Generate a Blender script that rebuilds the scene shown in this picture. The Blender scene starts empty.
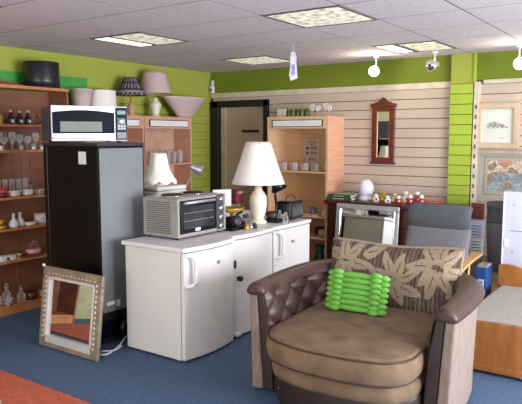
import bpy, bmesh, math, random
from mathutils import Vector, Matrix
random.seed(7)
sc = bpy.context.scene
C = sc.collection
PI = math.pi
CEIL = 2.46; XL = -5.35; YB = 6.5; XR = 2.6; YF = -2.2

# ------------------------------------------------------------ camera, world, lights, exposure
cam = bpy.data.cameras.new('camera'); camo = bpy.data.objects.new('camera', cam); C.objects.link(camo)
camo.location = (0, 0, 1.63)
camo.rotation_euler = (math.radians(90-6.1), 0, math.radians(34.9))
cam.sensor_width = 36; cam.lens = 620/522*36; cam.clip_start = .05
sc.camera = camo
sc.view_settings.view_transform = 'Standard'; sc.view_settings.look = 'None'
sc.view_settings.exposure = 0.34; sc.view_settings.gamma = 1
sc.view_settings.use_curve_mapping = False
w = bpy.data.worlds.new('world'); sc.world = w; w.use_nodes = True
w.node_tree.nodes['Background'].inputs[0].default_value = (.72, .84, 1, 1)
w.node_tree.nodes['Background'].inputs[1].default_value = 1.2
def area(name, loc, rot, sx, sy, power, col):
    l = bpy.data.lights.new(name, 'AREA'); l.shape = 'RECTANGLE'; l.size = sx; l.size_y = sy
    l.energy = power; l.color = col
    o = bpy.data.objects.new(name, l); C.objects.link(o); o.location = loc; o.rotation_euler = rot
    return o
# daylight entering through the shop windows (right wall and street front)
area('daylight_right', (XR-.06, 3.4, 1.35), (0, math.radians(102), 0), 1.7, 3.2, 330, (.9, .94, 1))
area('daylight_front', (-1.2, YF+.06, 1.35), (math.radians(104), 0, 0), 5.0, 1.8, 125, (1, .96, .9))

# ------------------------------------------------------------ helpers
def lin(c):
    return tuple((v/255/12.92 if v/255 <= .04045 else ((v/255+.055)/1.055)**2.4) for v in c)
def mat(name, rgb, rough=.6, metal=0, var=.06, scale=8, bump=0, bscale=None, emit=0, stretch=None, trans=0, coat=0, spec=None, rgb2=None):
    m = bpy.data.materials.new(name); m.use_nodes = True
    nt = m.node_tree; b = nt.nodes['Principled BSDF']
    b.inputs['Roughness'].default_value = rough; b.inputs['Metallic'].default_value = metal
    c = lin(rgb)
    tc = nt.nodes.new('ShaderNodeTexCoord'); mp = nt.nodes.new('ShaderNodeMapping')
    nt.links.new(tc.outputs['Object'], mp.inputs[0])
    if stretch: mp.inputs['Scale'].default_value = stretch
    n = nt.nodes.new('ShaderNodeTexNoise'); n.inputs['Scale'].default_value = scale; n.inputs['Detail'].default_value = 5
    nt.links.new(mp.outputs[0], n.inputs['Vector'])
    r = nt.nodes.new('ShaderNodeValToRGB')
    lo = lin(rgb2) if rgb2 else tuple(v*(1-var*2) for v in c); hi = c if rgb2 else tuple(min(1, v*(1+var*2)) for v in c)
    r.color_ramp.elements[0].position = .3; r.color_ramp.elements[1].position = .7
    r.color_ramp.elements[0].color = (*lo, 1); r.color_ramp.elements[1].color = (*hi, 1)
    nt.links.new(n.outputs['Fac'], r.inputs[0]); nt.links.new(r.outputs[0], b.inputs['Base Color'])
    if bump:
        n2 = nt.nodes.new('ShaderNodeTexNoise'); n2.inputs['Scale'].default_value = bscale or scale*6
        nt.links.new(mp.outputs[0], n2.inputs['Vector'])
        bp = nt.nodes.new('ShaderNodeBump'); bp.inputs['Strength'].default_value = bump; bp.inputs['Distance'].default_value = .0015
        nt.links.new(n2.outputs['Fac'], bp.inputs['Height']); nt.links.new(bp.outputs[0], b.inputs['Normal'])
    if emit:
        nt.links.new(r.outputs[0], b.inputs['Emission Color']); b.inputs['Emission Strength'].default_value = emit
    if trans: b.inputs['Transmission Weight'].default_value = trans; b.inputs['IOR'].default_value = 1.3
    if coat: b.inputs['Coat Weight'].default_value = coat
    if spec is not None: b.inputs['Specular IOR Level'].default_value = spec
    return m
def wood(name, a, b_, rough=.45, stretch=(1, 1, 12), scale=3):
    return mat(name, a, rough, rgb2=b_, stretch=stretch, scale=scale)

class MB:
    def __init__(s): s.bm = bmesh.new()
    def box(s, x0, x1, y0, y1, z0, z1, mi=0):
        vs = [s.bm.verts.new((x, y, z)) for x in (x0, x1) for y in (y0, y1) for z in (z0, z1)]
        for f in ((0,1,3,2),(4,6,7,5),(0,4,5,1),(2,3,7,6),(0,2,6,4),(1,5,7,3)):
            fc = s.bm.faces.new([vs[i] for i in f]); fc.material_index = mi
        return vs
    def boxm(s, sx, sy, sz, M, mi=0):
        vs = s.box(-sx/2, sx/2, -sy/2, sy/2, -sz/2, sz/2, mi)
        for v in vs: v.co = M @ v.co
    def prism(s, pts, z0, z1, axis='z', mi=0, smooth=False):
        def P(a, b, c): return {'z': (a, b, c), 'y': (a, c, b), 'x': (c, a, b)}[axis]
        A = [s.bm.verts.new(P(a, b, z0)) for a, b in pts]; B = [s.bm.verts.new(P(a, b, z1)) for a, b in pts]
        n = len(pts)
        for k in range(n):
            f = s.bm.faces.new((A[k], A[(k+1) % n], B[(k+1) % n], B[k])); f.material_index = mi; f.smooth = smooth
        for q in (A[::-1], B):
            f = s.bm.faces.new(q); f.material_index = mi
    def rings(s, rings, caps=True, closed=True, mi=0, smooth=True):
        R = [[s.bm.verts.new(p) for p in r] for r in rings]; n = len(R[0])
        for a, b in zip(R, R[1:]):
            for k in range(n if closed else n-1):
                f = s.bm.faces.new((a[k], a[(k+1) % n], b[(k+1) % n], b[k])); f.smooth = smooth; f.material_index = mi
        if caps and closed:
            f = s.bm.faces.new(R[0][::-1]); f.material_index = mi
            f = s.bm.faces.new(R[-1]); f.material_index = mi
        return R
    def lathe(s, prof, c=(0, 0, 0), seg=28, sx=1, sy=1, wave=None, mi=0, caps=True, M=None):
        rr = []
        for r, z in prof:
            ring = []
            for k in range(seg):
                t = 2*PI*k/seg; q = r*(1+(wave(t, z) if wave else 0))
                p = Vector((q*math.cos(t)*sx, q*math.sin(t)*sy, z))
                if M: p = M @ p
                ring.append((p[0]+c[0], p[1]+c[1], p[2]+c[2]))
            rr.append(ring)
        s.rings(rr, caps, mi=mi)
    def tube(s, pts, r, seg=8, mi=0):
        pts = [Vector(p) for p in pts]; rr = []
        for i, p in enumerate(pts):
            d = (pts[min(i+1, len(pts)-1)]-pts[max(i-1, 0)]).normalized()
            u = d.cross(Vector((0, 0, 1))) if abs(d.z) < .95 else d.cross(Vector((1, 0, 0)))
            u.normalize(); v = d.cross(u)
            q = r[i] if isinstance(r, (list, tuple)) else r
            rr.append([p+u*q*math.cos(2*PI*k/seg)+v*q*math.sin(2*PI*k/seg) for k in range(seg)])
        s.rings(rr, mi=mi)
    def ball(s, c, rx, ry=None, rz=None, seg=16, mi=0):
        ry = ry or rx; rz = rz or rx
        prof = [(max(.02, math.sin(PI*k/10))*1, -math.cos(PI*k/10)) for k in range(11)]
        rr = [[(c[0]+rx*r*math.cos(2*PI*k/seg), c[1]+ry*r*math.sin(2*PI*k/seg), c[2]+rz*z) for k in range(seg)] for r, z in prof]
        s.rings(rr, mi=mi)
    def grid(s, nu, nv, fn, mf=None):
        V = [[s.bm.verts.new(fn(i/nu, j/nv)) for i in range(nu+1)] for j in range(nv+1)]
        for j in range(nv):
            for i in range(nu):
                f = s.bm.faces.new((V[j][i], V[j][i+1], V[j+1][i+1], V[j+1][i])); f.smooth = True
                if mf: f.material_index = mf((i+.5)/nu, (j+.5)/nv)
    def obj(s, name, mats, parent=None, bevel=0, loc=None, rz=0, solid=0, sub=0):
        bmesh.ops.recalc_face_normals(s.bm, faces=s.bm.faces)
        me = bpy.data.meshes.new(name); s.bm.to_mesh(me); s.bm.free()
        for m in (mats if isinstance(mats, (list, tuple)) else [mats]): me.materials.append(m)
        o = bpy.data.objects.new(name, me); C.objects.link(o)
        if parent: o.parent = parent
        if loc: o.location = loc
        if rz: o.rotation_euler = (0, 0, rz)
        if solid:
            q = o.modifiers.new('solid', 'SOLIDIFY'); q.thickness = solid; q.offset = 0
        if sub:
            q = o.modifiers.new('sub', 'SUBSURF'); q.levels = q.render_levels = sub
        if bevel:
            q = o.modifiers.new('bevel', 'BEVEL'); q.width = bevel; q.segments = 3; q.limit_method = 'ANGLE'; q.angle_limit = math.radians(40)
        return o
def tag(o, label, cat, group=None, kind=None):
    o['label'] = label; o['category'] = cat
    if group: o['group'] = group
    if kind: o['kind'] = kind
    return o
def thing(name, label, cat, loc=(0, 0, 0), rz=0, group=None):
    o = bpy.data.objects.new(name, None); C.objects.link(o); o.empty_display_size = .05
    o.location = loc; o.rotation_euler = (0, 0, rz); return tag(o, label, cat, group)
def struct(o, label=None):
    o['kind'] = 'structure'
    if label: o['label'] = label
    return o
def lbl(o, t): o['label'] = t; return o
def smooth_path(pts, n=8):
    P = [Vector((p[0], p[1], p[2] if len(p) > 2 else 0)) for p in pts]; out = []
    for i in range(len(P)-1):
        a, b, c, d = P[max(i-1, 0)], P[i], P[i+1], P[min(i+2, len(P)-1)]
        for k in range(n):
            t = k/n
            out.append(.5*((2*b)+(-a+c)*t+(2*a-5*b+4*c-d)*t*t+(-a+3*b-3*c+d)*t**3))
    out.append(P[-1]); return out
def dup(root, loc, label=None, rz=None, scale=None):
    r = root.copy(); C.objects.link(r); r.location = loc
    if rz is not None: r.rotation_euler = (0, 0, rz)
    if scale: r.scale = scale
    if label: r['label'] = label
    for ch in list(root.children):
        c = ch.copy(); C.objects.link(c); c.parent = r
        for g in ch.children:
            d = g.copy(); C.objects.link(d); d.parent = c
    return r

# ------------------------------------------------------------ materials
M = {}
M['green'] = mat('lime_paint', (158, 164, 64), .75, var=.03, scale=2)
M['green_dk'] = mat('olive_paint', (110, 124, 20), .75, var=.03, scale=2)
M['lime'] = mat('lime_slat', (160, 182, 56), .6, var=.03, scale=2)
M['grass'] = mat('emerald_board', (62, 150, 62), .6, var=.04)
M['slat'] = mat('cream_slat', (190, 172, 154), .55, var=.03, scale=1.5)
M['groove'] = mat('groove', (86, 68, 62), .8)
M['ggroove'] = mat('green_groove', (92, 104, 20), .8)
M['cream'] = mat('cream_trim', (204, 192, 168), .6)
M['ceil'] = mat('ceiling_tile', (210, 200, 204), .9, var=.05, scale=26, bump=.3, bscale=90)
M['tbar'] = mat('ceiling_bar', (96, 88, 90), .7)
M['black'] = mat('black_paint', (22, 20, 22), .45)
M['blackgl'] = mat('black_gloss', (10, 10, 13), .3, spec=.3, var=.1, scale=4)
M['greyback'] = mat('fridge_back_grey', (122, 126, 130), .55, var=.05, scale=3)
M['white'] = mat('white_enamel', (224, 220, 216), .32, var=.015, scale=3)
M['white2'] = mat('white_plastic', (228, 228, 230), .4, var=.015)
M['seal'] = mat('grey_seal', (120, 118, 118), .6)
M['shade'] = mat('white_shade', (236, 228, 224), .8, var=.02, scale=20)
M['pinkshade'] = mat('blush_shade', (196, 172, 170), .8, var=.03, scale=14)
M['ivory'] = mat('ivory_ceramic', (224, 216, 200), .3, var=.05)
M['beech'] = wood('beech', (226, 186, 148), (212, 168, 130))
M['pinkbeech'] = wood('pink_beech', (218, 166, 138), (204, 150, 122))
M['beechin'] = wood('beech_inside', (218, 178, 132), (206, 164, 116))
M['shelf'] = wood('shelf_wood', (196, 134, 84), (172, 110, 66), stretch=(1, 6, 1))
M['shelfback'] = wood('shelf_back', (142, 92, 68), (120, 76, 56), stretch=(1, 1, 4))
M['pine'] = wood('pine', (166, 106, 50), (138, 82, 34), stretch=(6, 1, 1))
M['palewood'] = wood('pale_bent_wood', (226, 186, 128), (200, 156, 98), rough=.3, stretch=(1, 8, 1))
M['mahog'] = wood('mahogany', (88, 40, 28), (60, 26, 18), rough=.35, stretch=(1, 1, 5))
M['mahog2'] = wood('mahogany_frame', (112, 48, 32), (76, 30, 20), rough=.35)
M['carpet'] = mat('blue_carpet', (74, 98, 128), .95, var=.16, scale=55, bump=.5, bscale=300)
M['rug'] = mat('rust_rug', (190, 96, 70), .95, var=.1, scale=40, bump=.4, bscale=240)
M['rugcream'] = mat('cream_rug_motif', (216, 204, 176), .95, var=.06, scale=50)
M['steel'] = mat('brushed_steel', (168, 164, 160), .42, .35, var=.05, scale=6)
M['steel_lt'] = mat('satin_metal', (190, 190, 194), .35, .6)
M['chrome'] = mat('chrome', (214, 214, 216), .12, 1)
M['silverframe'] = mat('antique_silver', (206, 192, 172), .4, .45, var=.08, scale=14, bump=.4)
M['mirror'] = mat('mirror_glass', (232, 236, 234), .02, 1, var=0)
M['glassdk'] = mat('dark_glass', (14, 16, 24), .12, var=.02)
M['navyglass'] = mat('navy_glass', (6, 9, 26), .45, var=.02, spec=.1)
M['window_in'] = mat('oven_window', (118, 122, 112), .5, var=.06, scale=4)
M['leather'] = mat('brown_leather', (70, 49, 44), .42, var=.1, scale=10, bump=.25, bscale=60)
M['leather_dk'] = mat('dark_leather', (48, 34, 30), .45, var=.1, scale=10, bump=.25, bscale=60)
M['suede'] = mat('taupe_suede', (130, 106, 82), .9, rgb2=(104, 84, 64), scale=7, bump=.2, bscale=80, stretch=(1, 1.6, 1))
M['cord'] = mat('pale_cord', (146, 130, 120), .95, rgb2=(120, 104, 94), scale=26, bump=.3, bscale=110, stretch=(2.4, 2.4, .35))
M['piping'] = mat('dark_piping', (60, 44, 34), .6)
M['st1'] = mat('stripe_dark', (74, 58, 49), .95, var=.12, scale=60)
M['st2'] = mat('stripe_taupe', (106, 88, 75), .95, var=.12, scale=60)
M['st3'] = mat('leaf_beige', (148, 130, 108), .95, var=.08, scale=60)
M['lime_fab'] = mat('lime_fabric', (110, 176, 70), .8, var=.05, scale=20)
M['greyfab'] = mat('grey_fabric', (112, 113, 118), .95, var=.06, scale=50, bump=.3, bscale=200)
M['greyhead'] = mat('dark_grey_fabric', (82, 84, 90), .95, var=.06, scale=50, bump=.3, bscale=200)
M['mattress'] = mat('mattress_cloth', (164, 160, 152), .95, var=.06, scale=40, bump=.3, bscale=120)
M['lilac'] = mat('lilac_white_board', (198, 200, 216), .5, var=.03, scale=3)
M['glass'] = mat('clear_glass', (246, 248, 248), .08, var=0); 
_nt = M['glass'].node_tree; _lw = _nt.nodes.new('ShaderNodeLayerWeight'); _lw.inputs[0].default_value = .45
_mr = _nt.nodes.new('ShaderNodeMapRange'); _mr.inputs['To Min'].default_value = .05; _mr.inputs['To Max'].default_value = .6
_nt.links.new(_lw.outputs['Facing'], _mr.inputs[0]); _nt.links.new(_mr.outputs[0], _nt.nodes['Principled BSDF'].inputs['Alpha'])
M['redglass'] = mat('pink_glass', (190, 90, 100), .2, trans=.3, var=.05)
M['teal'] = mat('teal_glass', (20, 84, 72), .15, var=.1)
M['navy'] = mat('navy_ceramic', (28, 26, 52), .3, var=.1)
M['gold'] = mat('gold', (196, 158, 60), .35, .5, var=.15, scale=20)
M['red'] = mat('red', (170, 40, 40), .5, var=.1)
M['maroon'] = mat('maroon', (112, 34, 38), .45, var=.1)
M['blue'] = mat('blue_plastic', (34, 72, 132), .4)
M['paper'] = mat('paper', (226, 224, 226), .8, var=.02)
M['bookgreen'] = mat('dark_green_cover', (52, 76, 64), .6, var=.15, scale=20)
M['booksage'] = mat('sage_cover', (128, 138, 112), .6, var=.1, scale=20)
M['ink'] = mat('ink', (60, 60, 66), .7)
M['orange'] = mat('orange_red', (196, 84, 54), .5)
M['diff'] = mat('prismatic_diffuser', (236, 234, 214), .5, rgb2=(128, 122, 106), scale=17, emit=.72)
M['diffw'] = mat('lit_tube_strip', (250, 248, 238), .5, var=.02, scale=10, emit=1.0)
M['bulb'] = mat('lit_bulb', (255, 240, 205), .5, var=0, emit=9)
M['lampglass'] = mat('unlit_reflector', (225, 225, 225), .15, .6)

# ------------------------------------------------------------ room shell
b = MB(); b.box(XL-.1, XR+.1, YF-.1, YB+1.0, -.1, 0); struct(b.obj('floor', M['carpet']), 'blue carpet floor')
b = MB(); b.box(XL-.1, XR+.1, YF-.1, YB+1.0, CEIL+.001, CEIL+.1); struct(b.obj('ceiling', M['tbar']))
# suspended tiles, 0.6 m grid
LX = [-4.32, -2.52, -.72, 1.08]; LY = [-1.78, .02, 1.82, 3.62, 5.42]
lights = [(x, y) for x in LX for y in LY]
b = MB()
x = -5.52
while x < XR:
    y = -2.38
    while y < YB:
        if not any(abs(x-lx) < .1 and abs(y-ly) < .1 for lx, ly in lights):
            x0, x1, y0, y1 = max(x+.007, XL), min(x+.593, XR), max(y+.007, YF), min(y+.593, YB)
            if x1 > x0+.02 and y1 > y0+.02: b.box(x0, x1, y0, y1, CEIL, CEIL+.02)
        y += .6
    x += .6
struct(b.obj('ceiling_tiles', M['ceil']), 'grid of mottled ceiling tiles')

# back wall with a doorway
DX0, DX1, DZ = -5.20, -4.47, 2.02
b = MB()
b.box(XL-.1, DX0, YB, YB+.1, 0, CEIL+.02); b.box(DX1, XR+.1, YB, YB+.1, 0, CEIL+.02); b.box(DX0, DX1, YB, YB+.1, DZ, CEIL+.02)
struct(b.obj('wall_back', M['groove']), 'back wall behind the slat boards')
b = MB(); b.box(XL, XR, YB-.012, YB, 2.19, CEIL+.01); struct(b.obj('trim_1', M['green_dk']), 'olive green band along the top of the back wall')
b = MB(); b.box(XL+.02, -2.106, YB-.025, YB, 2.125, 2.19); b.box(-1.79, XR, YB-.025, YB, 2.15, 2.19)
struct(b.obj('trim_2', M['cream'], bevel=.004), 'cream rail above the slat boards')
def slats(x0, x1, z0, z1, m, nm, txt, y1=YB, th=.014):
    b = MB(); z = z1
    while z > z0:
        b.box(x0, x1, y1-th, y1, max(z-.097, z0), z); z -= .104
    return struct(b.obj(nm, m, bevel=.002), txt)
slats(-4.40, -2.106, .1, 2.122, M['slat'], 'trim_3', 'cream horizontal slat boards')
slats(-5.30, -4.40, 2.085, 2.122, M['slat'], 'trim_4', 'cream board over the doorway')
slats(-1.86, XR, .1, 2.147, M['slat'], 'trim_5', 'cream slat boards behind the pictures')
b = MB(); b.box(-2.103, -1.877, YB-.06, YB, 0, CEIL); struct(b.obj('wall_column', M['ggroove']), 'green pier')
b = MB(); b.box(-2.105, -1.875, YB-.066, YB-.05, 2.16, CEIL); struct(b.obj('trim_6', M['green'], bevel=.003), 'plain green top of the pier')
slats(-2.105, -1.875, .1, 2.155, M['lime'], 'trim_7', 'bright lime slats on the pier', YB-.055)
b = MB(); b.box(-1.862, -1.812, YB-.075, YB, 0, 2.17)
for k in range(18): b.box(-1.845, -1.829, YB-.078, YB-.07, .2+k*.1, .24+k*.1, 1)
struct(b.obj('trim_8', [M['cream'], M['groove']]), 'slotted metal upright beside the green pier')
b = MB(); b.box(-1.872, -1.86, YB-.08, YB, 2.16, CEIL); struct(b.obj('trim_9', M['lime']))
# left wall
b = MB(); b.box(XL-.1, XL-.012, YF, YB, 0, CEIL+.02); struct(b.obj('wall_left', M['ggroove']), 'left wall')
b = MB(); b.box(XL-.014, XL, YF, YB, 2.10, CEIL+.01); z = 2.096
while z > .1:
    b.box(XL-.014, XL, 1.72, YB, max(z-.1, .1), z); z -= .104
struct(b.obj('trim_10', M['green'], bevel=.002), 'lime green slat boards of the left wall')
b = MB(); b.box(XL-.014, XL, YF, 1.72, 0, 2.10); struct(b.obj('trim_12', mat('khaki_paint', (166, 160, 118), .7)), 'plain khaki part of the left wall')
b = MB(); b.box(XL, XL+.02, 2.2, 4.42, 2.05, 2.235); struct(b.obj('trim_11', M['grass']), 'emerald green board fixed to the left wall')
# right wall with window, street front with window (both outside the photograph)
b = MB()
b.box(XR, XR+.1, YF, 1.7, 0, CEIL+.02); b.box(XR, XR+.1, 5.1, YB, 0, CEIL+.02)
b.box(XR, XR+.1, 1.7, 5.1, 0, .5); b.box(XR, XR+.1, 1.7, 5.1, 2.2, CEIL+.02)
struct(b.obj('wall_right', M['cream']))
b = MB()
b.box(XL-.1, -3.8, YF-.1, YF, 0, CEIL+.02); b.box(1.4, XR+.1, YF-.1, YF, 0, CEIL+.02)
b.box(-3.8, 1.4, YF-.1, YF, 0, .4); b.box(-3.8, 1.4, YF-.1, YF, 2.3, CEIL+.02)
struct(b.obj('wall_front', M['cream']))
b = MB()
for y in (1.7, 3.35, 5.04): b.box(XR, XR+.08, y, y+.06, .5, 2.2)
b.box(XR, XR+.08, 1.7, 5.1, .5, .56); b.box(XR, XR+.08, 1.7, 5.1, 2.14, 2.2)
struct(b.obj('window_1', M['white2']))
b = MB()
for x in (-3.8, -2.1, -.4, 1.34): b.box(x, x+.06, YF-.08, YF, .4, 2.3)
b.box(-3.8, 1.4, YF-.08, YF, .4, .46); b.box(-3.8, 1.4, YF-.08, YF, 2.24, 2.3)
struct(b.obj('window_2', M['white2']))
# doorway: black frame and a plain cream door standing closed at the back of the reveal
b = MB()
b.box(-5.315, DX0, YB-.05, YB+.1, 0, 2.075); b.box(DX1, -4.405, YB-.05, YB+.1, 0, 2.075); b.box(-5.315, -4.405, YB-.05, YB+.1, 2.0, 2.08)
d = struct(b.obj('door_1', M['black'], bevel=.004), 'black door frame')
b = MB(); b.box(DX0, DX1, YB+.05, YB+.09, 0, 2.0)
p = b.obj('door_panel', mat('door_cream', (190, 166, 144), .6, var=.02, scale=2), d)
b = MB(); b.box(DX0, DX0+.07, YB+.02, YB+.05, 0, 2.0); b.obj('door_jamb', mat('jamb', (196, 178, 150), .6), d)
b = MB(); b.box(-4.86, -4.60, YB+.035, YB+.05, 1.675, 1.705)
for k in range(4): b.tube([(-4.83+k*.066, YB+.04, 1.69), (-4.83+k*.066, YB+.0, 1.68), (-4.83+k*.066, YB-.005, 1.70)], .006, 6)
b.obj('coat_hook_rail', M['black'], d)
b = MB(); b.box(XL-.1, XR, YB+.16, YB+.2, 0, CEIL); struct(b.obj('wall_corridor', M['cream']))

# rugs
b = MB(); b.box(-5.0, -1.6, .6, 2.385, 0, .008)
t = thing('rug', 'rust orange rug lying on the blue carpet in the near left corner', 'rug', (0, 0, .001))
b.obj('pile', M['rug'], t, bevel=.004)
b = MB(); b.prism([(-3.75+.62*math.cos(a), 1.72+.44*math.sin(a)) for a in [2*PI*k/40 for k in range(40)]], .0085, .012)
b.obj('medallion', M['rugcream'], t)

# ceiling light fittings (600 mm recessed)
def fitting(x, y, lab, strip=False):
    t = thing('ceiling_light', lab, 'ceiling light', (x, y, CEIL), 0, 'square recessed ceiling lights')
    b = MB()
    for a in ((0, .6, 0, .02), (0, .6, .58, .6), (0, .02, .02, .58), (.58, .6, .02, .58)): b.box(*a, -.006, .02)
    b.box(.02, .58, .02, .58, .012, .02)
    b.obj('frame', M['tbar'], t)
    if strip:
        b = MB(); b.box(.02, .17, .02, .58, -.003, .01); b.obj('diffuser', M['diffw'], t)
        b = MB(); b.box(.17, .24, .02, .58, .004, .01); b.obj('divider', M['ggroove'], t)
        b = MB(); b.box(.24, .58, .02, .58, -.003, .01); b.obj('diffuser', M['diff'], t)
    else:
        b = MB(); b.box(.02, .58, .02, .58, -.003, .01); b.obj('diffuser', M['diff'], t)
    return t
labs = {(-4.32, 3.62): 'square ceiling light over the left shelving, split by a dark bar', (-2.52, 3.62): 'large square ceiling light nearest the viewer at top centre',
        (-4.32, 5.42): 'small looking ceiling light left of the hanging tag', (-2.52, 5.42): 'ceiling light between the two spotlights near the back wall, split by a dark bar'}
for x, y in lights:
    fitting(x, y, labs.get((x, y), 'square ceiling light outside the photographed corner'), (x, y) in ((-4.32, 3.62), (-2.52, 5.42)))

# spotlights on the ceiling edge
def spot(x, y, hx, hy, hz, lit, lab, aim):
    t = thing('spotlight', lab, 'spotlight', (x, y, CEIL), 0, 'white spotlights by the back wall')
    b = MB(); b.lathe([(.03, -.02), (.03, 0)]); b.obj('mount', M['white2'], t)
    h = Vector((hx-x, hy-y, hz-CEIL)); d = Vector(aim).normalized()
    b = MB(); b.tube([(0, 0, -.02), (0, 0, h.z*.55), tuple(h-d*.03+Vector((0, 0, .03)))], .011); b.obj('arm', M['white2'], t)
    R = d.to_track_quat('Z', 'Y').to_matrix().to_4x4()
    b = MB(); b.lathe([(.022, -.085), (.036, -.07), (.04, -.02), (.056, .03), (.056, .04), (.046, .04), (.03, .0)], seg=24, M=R, c=h, caps=True)
    hd = b.obj('lamp_head', M['white2'] if lit else M['lampglass'], t)
    b = MB(); b.lathe([(.048, .036), (.044, .046), (.02, .052), (.002, .054)], seg=24, M=R, c=h)
    b.obj('bulb', M['bulb'] if lit else M['chrome'], hd)
    if lit:
        l = bpy.data.lights.new('spot_glow', 'POINT'); l.energy = lit; l.color = (1, .86, .68); l.shadow_soft_size = .04
        o = bpy.data.objects.new('spot_glow', l); C.objects.link(o); o.parent = t; o.location = h+d*.11
    return t
spot(-2.80, 6.12, -2.79, 6.06, 2.30, 5.5, 'lit white spotlight at centre right of the ceiling edge', (.35, -.9, -.15))
spot(-2.17, 6.12, -2.17, 6.06, 2.32, 0, 'unlit white spotlight with a silver face near the green pier', (-.25, -.9, -.2))
spot(-1.38, 6.14, -1.36, 6.06, 2.285, 5, 'lit white spotlight at the far right frame edge', (.3, -.9, -.15))

# sensor in the corner
t = thing('alarm_sensor', 'small white wall sensor high in the corner above the doorway', 'sensor', (-5.30, YB-.03, 2.19))
b = MB(); b.box(-.03, .03, -.03, .015, 0, .1); b.obj('housing', M['white2'], t, bevel=.01)
b = MB(); b.box(-.018, .018, -.034, -.028, .02, .06); b.obj('lens', M['seal'], t)
b = MB(); b.box(-.012, .012, -.01, .015, .1, .17); b.obj('bracket', M['white2'], t)

# hanging price tag
t = thing('hanging_tag', 'pale translucent plastic tag hanging from the ceiling', 'tag', (-3.0, 4.80, CEIL)); t.scale = (.95, 1, .88)
b = MB(); b.tube([(0, 0, 0), (.004, 0, -.05), (0, 0, -.1)], .002, 5); b.obj('string', M['white2'], t)
b = MB()
prof = [(-.016, -.10), (.018, -.095), (.034, -.16), (.03, -.20), (.046, -.36), (-.022, -.385), (-.034, -.33), (-.022, -.22), (-.026, -.17)]
b.prism(prof, -.006, .006, 'y')
R_ = b.obj('sleeve', mat('plastic_sleeve', (206, 204, 214), .3, var=.1, scale=20), t, rz=math.radians(30))
b = MB(); b.box(-.012, .02, -.009, -.0065, -.33, -.22); b.obj('card', mat('lavender_card', (150, 148, 190), .6, var=.2, scale=40), t, rz=math.radians(30))

# ------------------------------------------------------------ left open shelving
SY0, SY1, SXF, SXB = 1.80, 3.95, -5.05, XL+.004
SZ = [1.733, 1.50, 1.075, .79, .495, .085]
t = thing('shelving_unit', 'tall brown open shelving against the green left wall, full of glassware', 'shelving', (0, 0, 0))
b = MB(); b.box(SXB, SXB+.012, SY0, SY1, 0, 2.055); b.box(SXB+.012, SXB+.02, 3.50, 3.53, .1, 1.72, 0); b.obj('back_panel', M['shelfback'], t)
for y in (SY0, SY1-.02):
    b = MB(); b.box(SXB, SXF, y, y+.02, 0, 2.055); b.obj('side_panel', M['shelfback'], t)
b = MB(); b.box(SXB, SXF+.01, SY0-.005, SY1+.005, 2.055, 2.083); b.obj('top', M['shelf'], t, bevel=.002)
for z in SZ:
    b = MB(); b.box(SXB+.012, SXF, SY0+.02, SY1-.02, z-.022, z); b.obj('shelf', M['shelf'], t, bevel=.002)
b = MB(); b.box(SXF-.02, SXF-.005, SY0+.02, SY1-.02, 0, .06); b.obj('plinth', M['shelf'], t)

def lt(name, lab, cat, prof, loc, m, group=None, seg=20, **k):
    b = MB(); b.lathe(prof, seg=seg, **k); o = b.obj(name, m, loc=loc); return tag(o, lab, cat, group)
def cyl(r, h): return [(r*.96, 0), (r, .003), (r, h-.003), (r*.96, h)]
bottleP = [(.026, 0), (.03, .004), (.03, .055), (.022, .07), (.012, .08), (.012, .098), (.016, .1), (.016, .108), (.008, .11)]
vaseP = [(.03, 0), (.042, .01), (.044, .035), (.032, .062), (.014, .08), (.011, .115), (.016, .128), (.013, .13)]
def stem(h=.15, r=.032):
    return [(r, 0), (r*.9, .004), (.005, .01), (.004, h*.42), (r*.5, h*.5), (r, h*.68), (r*.92, h), (r*.85, h), (r*.92, h*.7), (.006, h*.53)]
def tumbler(h=.1, r=.03): return [(r*.8, 0), (r*.85, .004), (r, h), (r*.93, h), (r*.78, .01)]
# shelf 1
z = SZ[0]
tin = thing('tin', 'round gold and cream banded tin on the upper shelf, left of the dark bottles', 'tin', (-5.13, 3.255, z))
b = MB(); b.lathe(cyl(.033, .082)); b.obj('body', mat('cream_gold', (206, 176, 120), .4, stretch=(1, 1, 1), scale=30, rgb2=(160, 120, 60)), tin)
b = MB(); b.lathe([(.0345, .07), (.0345, .088), (.03, .092)]); b.lathe([(.0345, .03), (.0345, .036)]); b.obj('lid', M['gold'], tin)
lt('pot', 'small pale pot at the left edge of the upper shelf', 'pot', cyl(.026, .055), (-5.12, 3.17, z), M['ivory'])
for k, (y, dx, h) in enumerate([(3.37, 0, 1), (3.415, -.07, 1.12), (3.46, 0, .95), (3.50, -.06, 1.15), (3.545, 0, 1.0)]):
    bt = thing('bottle', ['squat navy bottle first in the dark row on the upper shelf', 'tall navy bottle behind the first one on the upper shelf', 'navy bottle with a pale label in the middle of the upper shelf row',
               'tallest navy bottle towards the right of the upper shelf', 'navy bottle last in the dark row, under the white ball stopper'][k], 'bottle', (-5.13+dx, y, z), 0, 'navy bottles on the upper shelf')
    bt.scale = (1, 1, h)
    b = MB(); b.lathe(bottleP); b.obj('body', M['navy'], bt)
    if k in (0, 2, 4):
        b = MB(); b.box(.029, .0315, -.012, .012, .015, .045); b.obj('paper_label', M['paper'], bt)
        b = MB(); b.lathe([(.012, .108), (.017, .112), (.017, .128), (.006, .134)]); b.obj('cap', M['silverframe'], bt)
hp = thing('stopper_bottle', 'thin bottle with a round white stopper on the upper shelf', 'bottle', (-5.2, 3.60, z))
b = MB(); b.lathe([(.02, 0), (.022, .05), (.007, .075), (.006, .1)]); b.obj('body', M['glassdk'], hp)
b = MB(); b.ball((0, 0, .118), .022); b.obj('stopper', M['white2'], hp)
es = thing('display_easel', 'small dark wooden easel leaning on the upper shelf beside the microwave', 'easel', (-5.12, 3.66, z))
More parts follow.
